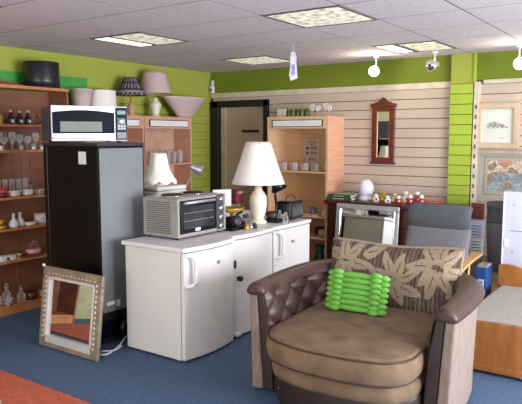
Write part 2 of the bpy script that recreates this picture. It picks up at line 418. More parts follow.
for s_ in (-1, 1):
    b = MB(); b.tube([(0, s_*.035, 0), (-.03, .004*s_, .085)], .004); b.obj('leg', M['mahog'], es)
b = MB(); b.tube([(-.01, -.03, .02), (-.01, .03, .02)], .004); b.obj('ledge', M['mahog'], es)
# shelf 2 glasses
z = SZ[1]
b = MB(); b.lathe(stem()); g0 = tag(b.obj('wine_glass', M['glass'], loc=(-5.12, 3.24, z)), 'clear stemmed glass in the crowded row on the second shelf', 'glass', 'stemmed glasses on the second shelf')
for k in range(16):
    dup(g0, (-5.1-.055*(k % 3)-random.random()*.02, 3.17+.027*(k+1)+.01*random.random(), z), None, 0, (1, 1, .75+.35*random.random()))
for k, y in enumerate((3.44, 3.565, 3.655)):
    lt('cup', ['dull silver cup in front of the stemmed glasses', 'tallest dull silver cup on the second shelf', 'small bright metal cup at the right end of the second shelf'][k], 'cup', tumbler(.045+.014*(k == 1), .024), (-5.09, y, z), M['steel_lt'], 'small metal cups on the second shelf')
lt('jar', 'short white jar at the left edge of the second shelf', 'jar', cyl(.03, .04), (-5.09, 3.22, z), M['white2'])
# shelf 3
z = SZ[2]
fl = thing('flower_ornament', 'pink and red flower ornament at the left edge of the third shelf', 'ornament', (-5.11, 3.235, z))
b = MB(); b.lathe([(.035, 0), (.045, .02), (.04, .045)]); b.obj('pot', M['maroon'], fl)
for k in range(9):
    a = k*2.4; r = .012+.012*(k % 3); b = MB(); b.ball((r*math.cos(a), r*math.sin(a)*1.7, .055+.018*((k*7) % 3)), .02, seg=10)
    b.obj('petal', mat('petal', [(206, 92, 96), (228, 190, 188), (176, 50, 50)][k % 3], .6), fl)
for k, (y, h) in enumerate([(3.37, .045), (3.50, .045)]):
    bw = thing('lidded_dish', ['left white lidded dish on the third shelf', 'right white lidded dish on the third shelf'][k], 'dish', (-5.12, y, z), 0, 'white lidded dishes')
    b = MB(); b.lathe([(.04, 0), (.054, .012), (.058, .036), (.05, .036)]); b.obj('dish', M['ivory'], bw)
    b = MB(); b.lathe([(.062, .037), (.064, .046), (.05, .054), (.01, .058)]); b.obj('lid', M['white2'], bw)
for k, y in enumerate((3.29, 3.36, 3.43, 3.50, 3.57)):
    lt('tall_glass', 'tall clear tumbler standing behind the white dishes', 'glass', tumbler(.15, .026), (-5.25, y, z), M['glass'], 'tall tumblers behind the white dishes')
cn = thing('candlestick', 'slim glass candlestick with a dark taper on the third shelf', 'candlestick', (-5.2, 3.60, z))
b = MB(); b.lathe([(.03, 0), (.006, .015), (.006, .06), (.014, .075), (.012, .09)]); b.obj('stand', M['glass'], cn)
b = MB(); b.lathe(cyl(.007, .26), c=(0, 0, .08), seg=10); b.obj('candle', M['mahog'], cn)
for k, y in enumerate((3.60, 3.66, 3.72)):
    lt('glass_dish', 'small cut glass dish at the right end of the third shelf', 'dish', [(.015, 0), (.02, .01), (.034, .05), (.03, .05)], (-5.09-.04*(k % 2), y, z), M['glass'], 'cut glass dishes on the third shelf')
# shelf 4
z = SZ[3]
bk = thing('basket', 'gold woven basket at the left edge of the fourth shelf', 'basket', (-5.11, 3.2, z))
b = MB(); b.lathe([(.045, 0), (.055, .03), (.048, .032)], wave=lambda t, z: .05*math.sin(14*t)); b.obj('tray', M['gold'], bk)
b = MB(); b.lathe([(.02, .03), (.034, .05), (.04, .085), (.03, .09)], wave=lambda t, z: .05*math.sin(12*t)); b.obj('cup', M['gold'], bk)
lt('bottle_vase', 'left white bottle vase of the pair on the fourth shelf', 'vase', vaseP, (-5.10, 3.335, z), M['white2'], 'pair of white bottle vases')
lt('bottle_vase', 'right white bottle vase of the pair on the fourth shelf', 'vase', vaseP, (-5.13, 3.42, z), M['white2'], 'pair of white bottle vases')
lt('shallow_bowl', 'cream oval bowl beside the white bottle vases', 'bowl', [(.035, 0), (.05, .012), (.054, .032), (.046, .034)], (-5.1, 3.51, z), M['ivory'], sx=.8, sy=1.15)
lt('textured_jar', 'broad pale textured jar at the right end of the fourth shelf', 'jar', [(.05, 0), (.062, .02), (.064, .07), (.055, .098), (.048, .1)], (-5.15, 3.66, z), mat('frosted', (206, 200, 196), .5, var=.1, scale=40), seg=40, wave=lambda t, z: .03*math.sin(20*t))
# shelf 5
z = SZ[4]
for k, (y, m_, lb) in enumerate([(3.20, M['white2'], 'white boxed bundle lying on the fifth shelf, nearest the left edge'), (3.32, M['ivory'], 'cream boxed bundle lying right of the white one on the fifth shelf')]):
    bx = thing('box', lb, 'box', (-5.1, y, z))
    b = MB(); b.box(-.04, .04, -.058, .058, 0, .05); b.obj('carton', m_, bx, bevel=.01)
    b = MB(); b.box(-.041, .041, -.01, .01, -.0, .051); b.obj('band', M['gold'] if k else M['lilac'], bx, bevel=.002)
    b = MB(); b.box(.0405, .042, .02, .05, .012, .036); b.obj('sticker', M['red'] if k else M['ink'], bx)
pl = thing('plate', 'dark pink oval glass plate on the fifth shelf', 'plate', (-5.11, 3.52, z))
b = MB(); b.lathe([(.05, 0), (.06, .004), (.1, .014), (.097, .018), (.055, .008)], sx=.75, sy=1.15); b.obj('dish', M['redglass'], pl)
cd = thing('cake_basket', 'pink glass basket with a looped handle standing on the dark pink plate', 'basket', (-5.11, 3.54, z+.02))
b = MB(); b.lathe([(.045, 0), (.06, .01), (.066, .045), (.058, .047)], sy=1.15, wave=lambda t, z: .03*math.sin(10*t)); b.obj('bowl', mat('pale_pink', (214, 160, 160), .3, var=.1, scale=30), cd)
for k in (-1, 1):
    b = MB(); b.tube(smooth_path([(0, k*.012-.045, .04), (0, k*.012-.02, .1), (0, k*.012, .12), (0, k*.012+.02, .1), (0, k*.012+.04, .04)], 5), .003, 6); b.obj('handle', M['glass'], cd)
# shelf 6
z = SZ[5]
st = thing('star_ornament', 'clear glass star tealight holder on the bottom shelf', 'ornament', (-5.07, 3.23, z))
b = MB(); b.prism([((.05 if k % 2 == 0 else .025)*math.sin(k*PI/5)+0, .05+(.05 if k % 2 == 0 else .025)*math.cos(k*PI/5)) for k in range(10)], -.012, .012, 'x'); b.obj('star', mat('frost_star', (200, 204, 214), .15, trans=.3), st)
b = MB(); b.lathe(cyl(.018, .012), c=(.0, 0, 0)); b.obj('foot', M['chrome'], st)
for k, (y, h) in enumerate([(3.17, .17), (3.27, .19), (3.38, .15)]):
    dc = thing('decanter', ['glass decanter left of the star on the bottom shelf', 'tall pointed glass decanter behind the star ornament', 'shorter glass decanter between the star and the dark basket'][k], 'decanter', (-5.16 if k < 2 else -5.1, y, z), 0, 'glass decanters')
    b = MB(); b.lathe([(.035, 0), (.04, .01), (.038, h*.45), (.014, h*.62), (.013, h*.75), (.02, h*.78)]); b.obj('body', M['glass'], dc)
    b = MB(); b.lathe([(.012, h*.77), (.02, h*.86), (.004, h)], seg=10); b.obj('stopper', M['glass'], dc)
bk = thing('wicker_basket', 'dark brown wicker basket on the bottom shelf', 'basket', (-5.1, 3.49, z))
b = MB(); b.lathe([(.05, 0), (.06, .03), (.066, .07), (.058, .072), (.05, .02)], seg=48, wave=lambda t, z: .04*math.sin(24*t)); b.obj('bowl', wood('wicker', (104, 58, 36), (66, 34, 22)), bk)
b = MB(); b.tube(smooth_path([(0, -.06, .07), (0, -.045, .11), (0, 0, .125), (0, .045, .11), (0, .06, .07)], 5), .005, 6); b.obj('handle', M['mahog'], bk)
lt('tea_light', 'small pale pot at the right of the bottom shelf', 'pot', cyl(.03, .05), (-5.14, 3.62, z), M['ivory'])
# on top
b = MB(); b.prism([(3.1, 2.083), (3.99-.45, 2.083), (3.40, 2.11), (3.1, 2.125)], -5.28, -5.08, 'x'); tag(b.obj('folded_cloth', M['maroon'], bevel=.006), 'dark red folded cloth on top of the brown shelving', 'cloth')
def drum(name, lab, loc, rb, rt_, h, m_, lining=None, group=None, seg=40, wave=None):
    t = thing(name, lab, 'lampshade', loc, 0, group)
    b = MB(); b.lathe([(rb, 0), (rb-.004, h*.3), (rt_+.002, h*.98), (rt_, h), (rt_-.006, h), (rb-.008, 0)], seg=seg, wave=wave); b.obj('shade', m_, t)
    b = MB(); b.lathe([(rb+.001, 0), (rb+.002, .006), (rb-.002, .006)], seg=seg); b.obj('lower_rim', m_, t)
    b = MB()
    for k in range(3):
        a = k*2*PI/3; b.tube([(.012*math.cos(a), .012*math.sin(a), h*.9), (rt_*.98*math.cos(a), rt_*.98*math.sin(a), h*.97)], .002, 5)
    b.obj('ring_spider', M['steel'], t); return t
drum('drum_shade', 'large black drum lampshade on top of the brown shelving', (-5.165, 3.735, 2.084), .172, .165, .24, mat('black_shade', (28, 26, 34), .35, var=.05))

# ------------------------------------------------------------ beech cabinets with a strip light box
def unit(name, lab, loc, rz, outer, inner, W=.79, D=.29, shelves=(1.215,), H=1.85):
    """local: front faces -Y, origin at centre of the front bottom edge"""
    t = thing(name, lab, 'cabinet', loc, rz, 'tall beech display cabinets')
    for s_ in (-1, 1):
        b = MB(); b.box(s_*W/2-(.022 if s_ > 0 else 0), s_*W/2+(.022 if s_ < 0 else 0), 0, D, 0, H); b.obj('side_panel', outer, t, bevel=.002)
    b = MB(); b.box(-W/2+.022, W/2-.022, D-.012, D, 0, H); b.obj('back_panel', inner, t)
    b = MB(); b.box(-W/2+.022, W/2-.022, .0, D-.012, H-.02, H); b.obj('top', outer, t, bevel=.002)
    b = MB(); b.box(-W/2+.022, W/2-.022, .0, .02, H-.14, H-.02); b.obj('fascia', outer, t, bevel=.002)
    b = MB(); b.box(-W/2+.07, W/2-.06, -.006, .004, H-.118, H-.038); f = b.obj('light_frame', M['black'], t, bevel=.002)
    b = MB(); b.box(-W/2+.085, W/2-.075, -.012, 0, H-.112, H-.046); b.obj('diffuser', M['white2'], f, bevel=.002)
    for z in shelves:
        b = MB(); b.box(-W/2+.022, W/2-.022, .004, D-.012, z-.02, z); b.obj('shelf', outer, t, bevel=.002)
    return t
unit('display_cabinet', 'pink beech cabinet against the left wall carrying the pale lamp and wide bowl', (-5.05, 5.365, 0), PI/2, M['pinkbeech'], mat('cab_in', (206, 166, 146), .6), shelves=(1.305, .9, .5, .08))
unit('display_cabinet', 'pink beech cabinet behind the microwave carrying the dark pleated lamp', (-5.05, 4.56, 0), PI/2, M['pinkbeech'], mat('cab_in2', (196, 150, 128), .6), shelves=(1.305, .9, .5, .08), W=.80)
unit('display_cabinet', 'beech cabinet beside the black doorway with a row of glasses', (-3.76, 6.1, 0), 0, M['beech'], M['beechin'], D=.385, shelves=(1.225, .715, .47, .1), W=.81)
# pinkish right flank of that cabinet
b = MB(); b.box(-3.355, -3.349, 6.1, 6.485, 0, 1.85)
sp = bpy.data.objects['display_cabinet.002']; o = b.obj('flank_panel', M['pinkbeech'], sp); o.location = (3.76, -6.1, 0)

# glasses in left cabinet
z = 1.305
b = MB(); b.lathe(tumbler(.15, .03)); g0 = tag(b.obj('tall_tumbler', M['glass'], loc=(-5.12, 5.14, z)), 'tall clear glass in the row inside the left wall cabinet', 'glass', 'tall glasses in the left wall cabinet')
for k in range(10): dup(g0, (-5.12-.06*(k % 2), 5.14+.054*(k+1), z), None, 0, (1, 1, .85+.25*random.random()))
# lamps on left cabinets
def table_lamp(name, lab, loc, base, shade, basem, shadem, wave=None, neck=None, scallop=None):
    t = thing(name, lab, 'lamp', loc, 0)
    b = MB(); b.lathe(base, seg=28, wave=neck); b.obj('base', basem, t)
    top = base[-1][1]; z0, rb, z1, rt_ = shade
    b = MB(); b.lathe([(.008, top), (.008, z0+.04), (.013, z0+.05), (.013, z0+.08)], seg=10); b.obj('fitting', M['gold'], t)
    b = MB(); seg = 64
    rr = []
    for k in range(9):
        q = k/8; r = rb+(rt_-rb)*(q**.9); ring = []
        for i in range(seg):
            a = 2*PI*i/seg; rrr = r*(1+(wave(a, q) if wave else 0)); zz = z0+(z1-z0)*q
            if scallop and q < .3: zz -= scallop(a)*(1-q/.3)
            ring.append((rrr*math.cos(a), rrr*math.sin(a), zz))
        rr.append(ring)
    b.rings(rr, caps=False)
    if isinstance(shadem, list):
        b.bm.faces.ensure_lookup_table()
        for n_, f_ in enumerate(b.bm.faces):
            i_, k_ = n_ % seg, n_//seg; f_.material_index = 1 if (i_ % 3 == 0 and k_ % 3 != 2) or k_ == 1 and i_ % 3 else 0
    b.obj('lampshade', shadem, t, solid=.004)
    b = MB()
    for k in range(3):
        a = k*2*PI/3; b.tube([(.01*math.cos(a), .01*math.sin(a), z1-.03), (rt_*.97*math.cos(a), rt_*.97*math.sin(a), z1-.01)], .002, 5)
    b.obj('spider', M['steel'], t)
    return t
zt = 1.85
pk = lambda t, q: .03*math.sin(28*t)
table_lamp('table_lamp', 'lamp with a dark pleated shade and pinkish ball base on the left cabinet', (-5.17, 4.885, zt),
    [(.05, 0), (.055, .012), (.03, .03), (.045, .06), (.05, .09), (.035, .12), (.018, .135), (.02, .15)], (.225, .175, .42, .065), mat('pink_stone', (190, 150, 120), .4, var=.15, scale=20), [mat('pleat_dark', (52, 46, 60), .8), mat('pleat_pale', (150, 138, 136), .8)], wave=pk)
table_lamp('table_lamp', 'lamp with a plain blush shade and cream urn base on the left cabinet', (-5.17, 5.265, zt),
    [(.05, 0), (.055, .012), (.04, .025), (.055, .08), (.068, .13), (.06, .165), (.03, .185), (.036, .2), (.025, .22)], (.265, .19, .51, .125), M['ivory'], M['pinkshade'])
bo = thing('conical_shade', 'wide conical cream uplighter shade on the left cabinet, nearest the corner', 'lampshade', (-5.16, 5.76, zt))
b = MB(); b.lathe([(.11, .0), (.13, .02), (.32, .21), (.352, .24), (.345, .24), (.31, .21), (.12, .03)], seg=40, sx=.48); b.obj('bowl', M['pinkshade'], bo)
b = MB(); b.lathe([(.352, .235), (.356, .242), (.345, .242)], seg=40, sx=.48); b.obj('rim', M['ivory'], bo)
# spare shades left of them
drum('drum_shade', 'white drum lampshade directly above the microwave', (-5.19, 4.49, zt), .155, .145, .255, M['shade'])
t = thing('flared_shade', 'blush lampshade flaring upward between shelving and white drum shade', 'lampshade', (-5.19, 4.22, zt))
b = MB(); b.lathe([(.07, 0), (.115, .25), (.111, .25), (.066, .003)], seg=36); b.obj('shade', M['pinkshade'], t)
b = MB(); b.lathe([(.116, .244), (.118, .252), (.111, .252)], seg=36); b.obj('rim', M['ivory'], t)

# ------------------------------------------------------------ back cabinet contents
z = 1.225
gl = MB(); gl.lathe(tumbler(.085, .032)); g0 = tag(gl.obj('tumbler', M['glass'], loc=(-4.05, 6.2, z)), 'patterned short glass in the row on the beech cabinet shelf', 'glass', 'short glasses on the beech cabinet shelf')
for k in range(8): dup(g0, (-4.05+.073*(k+1), 6.19+.05*(k % 2), z), None, 0, (1, 1, .85+.3*random.random()))
t = thing('notice', 'printed notice standing at the back of the beech cabinet', 'notice', (-3.765, 6.466, 1.29))
b = MB(); b.box(-.105, .105, -.003, .003, 0, .30); b.obj('sheet', mat('notice_paper', (206, 178, 166), .8, var=.02), t)
b = MB()
for k, (w_, zz) in enumerate([(.12, .26), (.07, .235), (.09, .2), (.09, .18), (.09, .14), (.09, .12), (.07, .07), (.1, .05)]):
    b.box(-.02 if 1 < k < 6 else -w_/2, (-.02 if 1 < k < 6 else -w_/2)+w_, -.005, -.003, zz, zz+.008)
for zz in (.17, .115): b.lathe([(.016, -.001), (.016, .001)], c=(-.06, -.0042, zz+.02), seg=16, M=Matrix.Rotation(PI/2, 4, 'X'))
b.obj('print', M['ink'], t)
zt2 = 1.85
for k in range(5):
    bx = thing('jar', ['far left green jar on top of the beech cabinet', 'second green jar from the left on top of the beech cabinet', 'middle green jar on top of the beech cabinet', 'fourth green jar from the left on top of the beech cabinet', 'far right green jar on top of the beech cabinet'][k], 'jar', (-4.02+.062*k, 6.35, zt2), 0, 'green jars on top of the beech cabinet')
    b = MB(); b.lathe([(.026, 0), (.029, .006), (.029, .075), (.02, .09)]); b.obj('body', mat('olive_glass', (84, 96, 44) if k % 2 == 0 else (120, 124, 70), .3, var=.3, scale=20), bx)
    b = MB(); b.lathe([(.022, .088), (.023, .105), (.015, .108)]); b.obj('lid', M['booksage'], bx)
b = MB(); b.lathe(stem(.14, .032)); g0 = tag(b.obj('stemmed_glass', M['glass'], loc=(-3.67, 6.3, zt2)), 'clear stemmed glass on top of the beech cabinet', 'glass', 'clear glasses on top of the beech cabinet')
for k in range(3): dup(g0, (-3.67+.075*(k+1), 6.3+.04*(k % 2), zt2), None, 0, (1, 1, .9+.2*(k % 2)))
b = MB(); b.box(-4.16, -4.05, 6.3, 6.42, zt2, zt2+.1); tag(b.obj('carton', mat('cream_carton', (214, 204, 182), .7), bevel=.003), 'plain cream carton at the left of the beech cabinet top', 'box')
# lower shelves
t = thing('mug', 'blue grey mug on the middle shelf beside the toaster', 'mug', (-3.6, 6.22, .715))
b = MB(); b.lathe(tumbler(.085, .04)); b.obj('body', mat('bluegrey', (100, 112, 128), .4), t)
b = MB(); b.tube(smooth_path([(.035, 0, .07), (.065, 0, .06), (.065, 0, .03), (.035, 0, .02)], 5), .005, 6); b.obj('handle', M['steel'], t)
t = thing('teapot', 'small cream pot at the right end of the middle shelf', 'pot', (-3.43, 6.2, .715))
b = MB(); b.lathe([(.03, 0), (.045, .02), (.045, .05), (.02, .075), (.006, .085)]); b.obj('body', M['ivory'], t)
b = MB(); b.tube([(.035, 0, .03), (.065, 0, .06)], [.012, .007], 8); b.obj('spout', M['ivory'], t)
for k in range(3): lt('saucer', 'thin pale dish lying on the middle cabinet shelf', 'dish', [(.03, 0), (.05, .008), (.046, .011)], (-3.55+.05*k-.1, 6.18+.08*(k % 2), .715), M['white2'], 'pale dishes on the middle cabinet shelf')
lt('casserole', 'pale round pot on the lower cabinet shelf above the green vase', 'pot', [(.045, 0), (.062, .02), (.062, .075), (.054, .08), (.02, .09)], (-3.47, 6.24, .47), mat('pale_pot', (186, 160, 146), .5, var=.06))
b = MB(); b.box(-3.62, -3.54, 6.3, 6.42, .47, .56); tag(b.obj('trinket_box', M['navy'], bevel=.003), 'dark little box on the lower cabinet shelf', 'box')
t = thing('vase', 'teal green glass jug vase on the bottom of the beech cabinet', 'vase', (-3.51, 6.22, .1))
b = MB(); b.lathe([(.05, 0), (.07, .03), (.075, .09), (.05, .16), (.04, .2), (.06, .27), (.054, .27), (.034, .2), (.03, .17)]); b.obj('body', M['teal'], t)
b = MB(); b.tube(smooth_path([(.045, 0, .25), (.09, 0, .23), (.095, 0, .16), (.06, 0, .12)], 6), .008, 8); b.obj('handle', M['teal'], t)

# ------------------------------------------------------------ black fridge-freezer, back turned to the room
t = thing('tall_fridge', 'tall black fridge freezer showing its grey back, under the microwave', 'fridge', (-3.665, 3.12, 0)); t.scale = (1.02, .94, 1.016)
b = MB(); b.box(-.60, -.012, 0, .50, .04, 1.525); b.obj('cabinet', M['blackgl'], t, bevel=.006)
b = MB(); b.box(-.655, -.605, 0, .50, .05, 1.525); b.obj('door', M['blackgl'], t, bevel=.01)
b = MB(); b.box(-.655, .004, -.006, .506, 1.525, 1.55); b.obj('top_lid', mat('charcoal_top', (44, 44, 50), .4), t, bevel=.004)
b = MB(); b.box(-.012, 0, .012, .488, .26, 1.51); b.obj('back_panel', M['greyback'], t, bevel=.002)
b = MB(); b.box(-.012, .0, .0, .012, .04, 1.52); b.box(-.012, .0, .488, .50, .04, 1.52); b.obj('edge_trim', M['blackgl'], t)
b = MB(); b.box(-.012, .003, .012, .488, .2, .26); b.box(-.012, .002, .012, .488, .03, .06); cp = b.obj('compressor_bay', M['black'], t)
b = MB(); b.lathe([(.02, .0), (.07, .01), (.08, .05), (.07, .1), (.03, .13)], c=(.03, .25, .06), sy=1.3, sx=.6); b.obj('compressor', M['blackgl'], cp)
b = MB(); b.box(.0, .004, .05, .13, .31, .34); b.box(0, .004, .15, .19, .29, .34); b.obj('rating_plate', M['paper'], t)
b = MB(); b.box(-.222, -.135, -.0015, 0, 1.39, 1.485)
o = b.obj('paper_note', M['paper'], t)
for sx in (-.6, -.08):
    for sy in (.05, .45):
        b = MB(); b.lathe([(.02, 0), (.02, .045)], c=(sx, sy, 0), seg=12); b.obj('foot', M['black'], t)
# cables on the floor behind it
for k, pts in enumerate([[(-3.60, 2.98, .012), (-3.5, 3.0, .012), (-3.56, 3.18, .014), (-3.62, 3.32, .05)], [(-3.58, 3.03, .012), (-3.52, 3.1, .012), (-3.55, 3.2, .014)]]):
    b = MB(); b.tube(smooth_path(pts, 8), .007, 8)
    tag(b.obj('power_cable', M['white2']), ['white cable looping up towards the tall fridge', 'short white cable lying on the carpet beside the floor mirror'][k], 'cable')

# ------------------------------------------------------------ microwave
t = thing('microwave', 'silver white microwave with a navy glass door, on the black fridge', 'microwave', (-4.13, 3.38, 1.576), math.radians(64))
W, D, H = .60, .42, .285
b = MB(); b.box(-W/2, W/2, -D/2+.02, D/2, .012, H); b.obj('casing', mat('lilac_grey_metal', (68, 66, 80), .5), t, bevel=.006)
b = MB(); b.box(-W/2, W/2, -D/2, -D/2+.02, .012, H+.004); fr = b.obj('fascia', mat('pearl_silver', (206, 214, 226), .3, .15, var=.02), t, bevel=.005)
b = MB()
top = [(-W/2+.008, .072), (.192, .072)]+[(.192-(.192+W/2-.008)*k/14, .236+.018*math.sin(PI*k/14)) for k in range(15)]
b.prism(top, -D/2-.006, -D/2+.002, 'y'); dr = b.obj('door_glass', M['navyglass'], t, bevel=.003)
b = MB(); b.box(-.235, .09, -D/2-.008, -D/2-.005, .085, .165); b.obj('door_window', M['window_in'], dr)
b = MB(); b.box(-W/2+.012, .10, -D/2-.02, -D/2-.002, .028, .04); b.obj('vent_lip', M['steel'], fr)
b = MB(); b.box(.20, W/2-.004, -D/2-.006, -D/2+.002, .02, H-.004); cp = b.obj('control_panel', mat('panel_navy', (22, 26, 40), .5, spec=.15), t, bevel=.002)
b = MB(); b.box(.215, .282, -D/2-.009, -D/2-.005, .225, .255); b.obj('display', mat('lcd', (60, 110, 100), .3, emit=.2), cp)
b = MB(); b.box(.216, .281, -D/2-.008, -D/2-.0055, .10, .195); b.obj('keypad', mat('keypad_grey', (112, 116, 128), .5), cp)
b = MB()
for i in range(3):
    for j in range(2): b.box(.216+.024*i, .234+.024*i, -D/2-.010, -D/2-.0075, .105+.02*j, .118+.02*j)
b.obj('keys', M['glassdk'], cp)
b = MB(); b.lathe([(.026, 0), (.024, .012), (.01, .014)], M=Matrix.Rotation(PI/2, 4, 'X'), c=(.248, -D/2-.006, .168), seg=24); b.obj('dial', M['steel_lt'], cp)
b = MB(); b.box(.208, .288, -D/2-.009, -D/2-.005, .03, .085); b.obj('door_button', mat('dark_button', (50, 54, 66), .3), cp, bevel=.003)
for sx in (-.24, .24):
    for sy in (-.16, .16):
        b = MB(); b.lathe([(.018, 0), (.018, .014)], c=(sx, sy, 0), seg=12); b.obj('foot', M['black'], t)

# ------------------------------------------------------------ white appliances (front faces +X)
def fridge(name, lab, cat, y0, y1, xb, xf, bow, handle, badge, extra=None):
    """local origin at front corner nearest the camera; +X is the front"""
    W = y1-y0; D = xf-xb
    t = thing(name, lab, cat, (xf, y0, 0), 0)
    b = MB(); b.box(-D, -.038, 0.0, W, .015, .805); b.obj('cabinet', M['white'], t, bevel=.006)
    b = MB()
    pts = [(-.034, .002)]+[(-.004+bow*math.sin(PI*k/14), .004+(W-.008)*k/14) for k in range(15)]+[(-.034, W-.002)]
    b.prism(pts, .02, .80); d = b.obj('door', M['white'], t, bevel=.005)
    b = MB(); b.box(-.0385, -.033, .003, W-.003, .02, .80); b.obj('door_seal', M['seal'], t)
    b = MB()
    pts = [(-D-.03, -.012)]+[(.004+bow*math.sin(PI*k/14), -.012+(W+.024)*k/14) for k in range(15)]+[(-D-.03, W+.012)]
    b.prism(pts, .808, .84); b.obj('worktop', M['white2'], t, bevel=.006)
    if handle:
        y = handle; x = bow*math.sin(PI*y/W)-.01
        b = MB(); b.tube(smooth_path([(x-.004, y-.03, .785), (x+.04, y-.005, .78), (x+.055, y+.015, .74), (x+.055, y+.018, .67), (x+.052, y+.012, .59), (x+.03, y-.005, .565), (x-.004, y-.03, .56)], 6), [.015]*37, 10); hd = b.obj('handle', M['white2'], d)
    if badge:
        yb, zb = badge; xx = bow*math.sin(PI*yb/W)-.0075
        b = MB(); b.box(xx-.003, xx+.004, yb-.024, yb+.024, zb-.011, zb+.011); bd = b.obj('badge', M['ink'], d)
        b = MB(); b.box(xx+.004, xx+.005, yb-.018, yb-.004, zb-.004, zb+.005); b.box(xx+.004, xx+.005, yb+.0, yb+.018, zb-.004, zb+.005); b.obj('badge_mark', M['steel_lt'], bd)
    for yy in (.05, W-.05):
        b = MB(); b.lathe([(.022, 0), (.022, .03)], c=(-.09, yy, 0), seg=12); b.obj('foot', M['white2'], t)
    return t, d
fridge('undercounter_fridge', 'white bow-fronted fridge in front carrying the tabletop oven', 'fridge', 3.215, 3.795, -3.50, -2.905, .035, .05, (.345, .69))
t2, d2 = fridge('undercounter_freezer', 'white freezer in the middle of the row, with a black catch', 'freezer', 3.83, 4.42, -3.49, -2.955, .03, None, None)
b = MB(); b.lathe([(.018, 0), (.022, .01), (.02, .03), (.008, .035)], M=Matrix.Rotation(PI/2, 4, 'Y'), c=(.012, .08, .49), seg=16); b.box(-.01, .03, .06, .1, .475, .505); b.obj('catch', M['black'], d2)
b = MB(); b.prism([(.035+.012*math.cos(a), .61+.035*math.sin(a)) for a in [2*PI*k/16 for k in range(16)]], .004, .014, 'x'); b.obj('recess_mark', M['ink'], d2)  # dark oval stands in for the shaded recess beside the front fridge
b = MB(); b.box(-.02, .03, .03, .09, .02, .045); b.obj('toe_wedge', M['white2'], t2, bevel=.006)
fridge('undercounter_fridge', 'white fridge at the far end of the row, carrying the black toaster', 'fridge', 4.445, 5.07, -3.49, -2.965, .012, .065, (.30, .675))

# ------------------------------------------------------------ tabletop oven
t = thing('tabletop_oven', 'silver tabletop oven with hotplates, on the front white fridge', 'oven', (-3.16, 3.43, .84))
W, D, H = .58, .36, .315
b = MB(); b.box(-D, -.012, 0, W, .018, H); b.obj('casing', M['steel'], t, bevel=.004)
b = MB()
for k in range(15): b.box(-D+.04, -.07, -.003, 0, .045+k*.017, .0515+k*.017)
b.obj('louvres', mat('louvre_grey', (110, 108, 106), .5, .5), t)
b = MB(); b.box(-.012, .006, 0, W, .018, H); fr = b.obj('front_frame', M['steel'], t, bevel=.003)
b = MB(); b.box(.006, .016, .02, .45, .045, .30); dr = b.obj('door', M['glassdk'], t, bevel=.004)
b = MB(); b.box(.0165, .018, .05, .42, .08, .25); b.obj('door_window', mat('smoky', (48, 48, 50), .2, var=.3, scale=6), dr)
b = MB()
for k in range(2): b.box(.018, .0185, .06, .41, .14+k*.06, .143+k*.06)
b.obj('rack', M['steel'], dr)
b = MB(); b.tube([(.03, .05, .282), (.03, .41, .282)], .011, 10); b.tube([(.01, .07, .282), (.03, .07, .282)], .007); b.tube([(.01, .39, .282), (.03, .39, .282)], .007); b.obj('handle', M['steel_lt'], dr)
b = MB(); b.box(.018, .0195, .185, .245, .055, .078); b.obj('badge', M['paper'], dr)
b = MB(); b.box(.006, .009, .46, .55, .03, .315); cp = b.obj('control_panel', mat('panel_grey', (92, 90, 92), .4, .5), t)
for k in range(4):
    b = MB(); b.lathe([(.024, 0), (.022, .018), (.01, .02)], M=Matrix.Rotation(PI/2, 4, 'Y'), c=(.008, .505, .06+k*.072), seg=20); b.box(.026, .034, .502, .508, .042+k*.072, .078+k*.072); b.obj('knob', M['chrome'], cp)
b = MB(); b.box(-D+.01, -.02, .02, W-.02, H, H+.006); b.obj('hob_top', M['steel_lt'], t, bevel=.003)
for y in (.15, .40):
    b = MB(); b.lathe([(.085, H+.006), (.083, H+.02), (.06, H+.024), (.03, H+.02), (.004, H+.02)], c=(-.19, y, 0), seg=32); hp = b.obj('hotplate', M['black'], t)
    b = MB(); b.lathe([(.095, H+.0055), (.094, H+.01), (.086, H+.011)], c=(-.19, y, 0), seg=32); b.obj('ring', M['chrome'], hp)
for x in (-.33, -.04):
    for y in (.04, W-.04):
        b = MB(); b.lathe([(.014, 0), (.016, .02)], c=(x, y, 0), seg=12); b.obj('foot', M['black'], t)

# white side table behind the oven carrying small appliances
t = thing('side_table', 'plain white table mostly hidden behind the oven and fridges', 'table', (-3.95, 4.25, 0))
b = MB(); b.box(-.3, .36, -.55, .75, .86, .89); b.obj('tabletop', M['white2'], t, bevel=.004)
for sx in (-.27, .31):
    for sy in (-.5, .70):
        b = MB(); b.box(sx, sx+.04, sy, sy+.04, 0, .86); b.obj('leg', M['white2'], t)
t = thing('bread_maker', 'white rounded appliance behind the oven, under the scalloped lamp', 'appliance', (-3.90, 4.02, .89))
b = MB(); b.box(-.15, .15, -.19, .21, .005, .26); b.obj('body', M['white2'], t, bevel=.03)
b = MB(); b.box(-.14, .14, -.18, .20, .262, .30); b.obj('lid', M['white'], t, bevel=.018)
b = MB(); b.box(.1505, .155, .09, .19, .20, .245); b.obj('control_panel', M['steel_lt'], t, bevel=.002)
zs = 1.19
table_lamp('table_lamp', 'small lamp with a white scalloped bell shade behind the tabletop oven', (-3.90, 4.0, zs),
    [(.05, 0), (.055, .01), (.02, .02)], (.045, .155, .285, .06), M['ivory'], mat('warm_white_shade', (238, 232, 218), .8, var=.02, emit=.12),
    wave=lambda a, q: .05*abs(math.sin(4*a))-.16*math.sin(PI*min(1, q*1.15))**1.3+(.10*max(0, q-.86)/.14), scallop=lambda a: .03*abs(math.sin(4*a)))
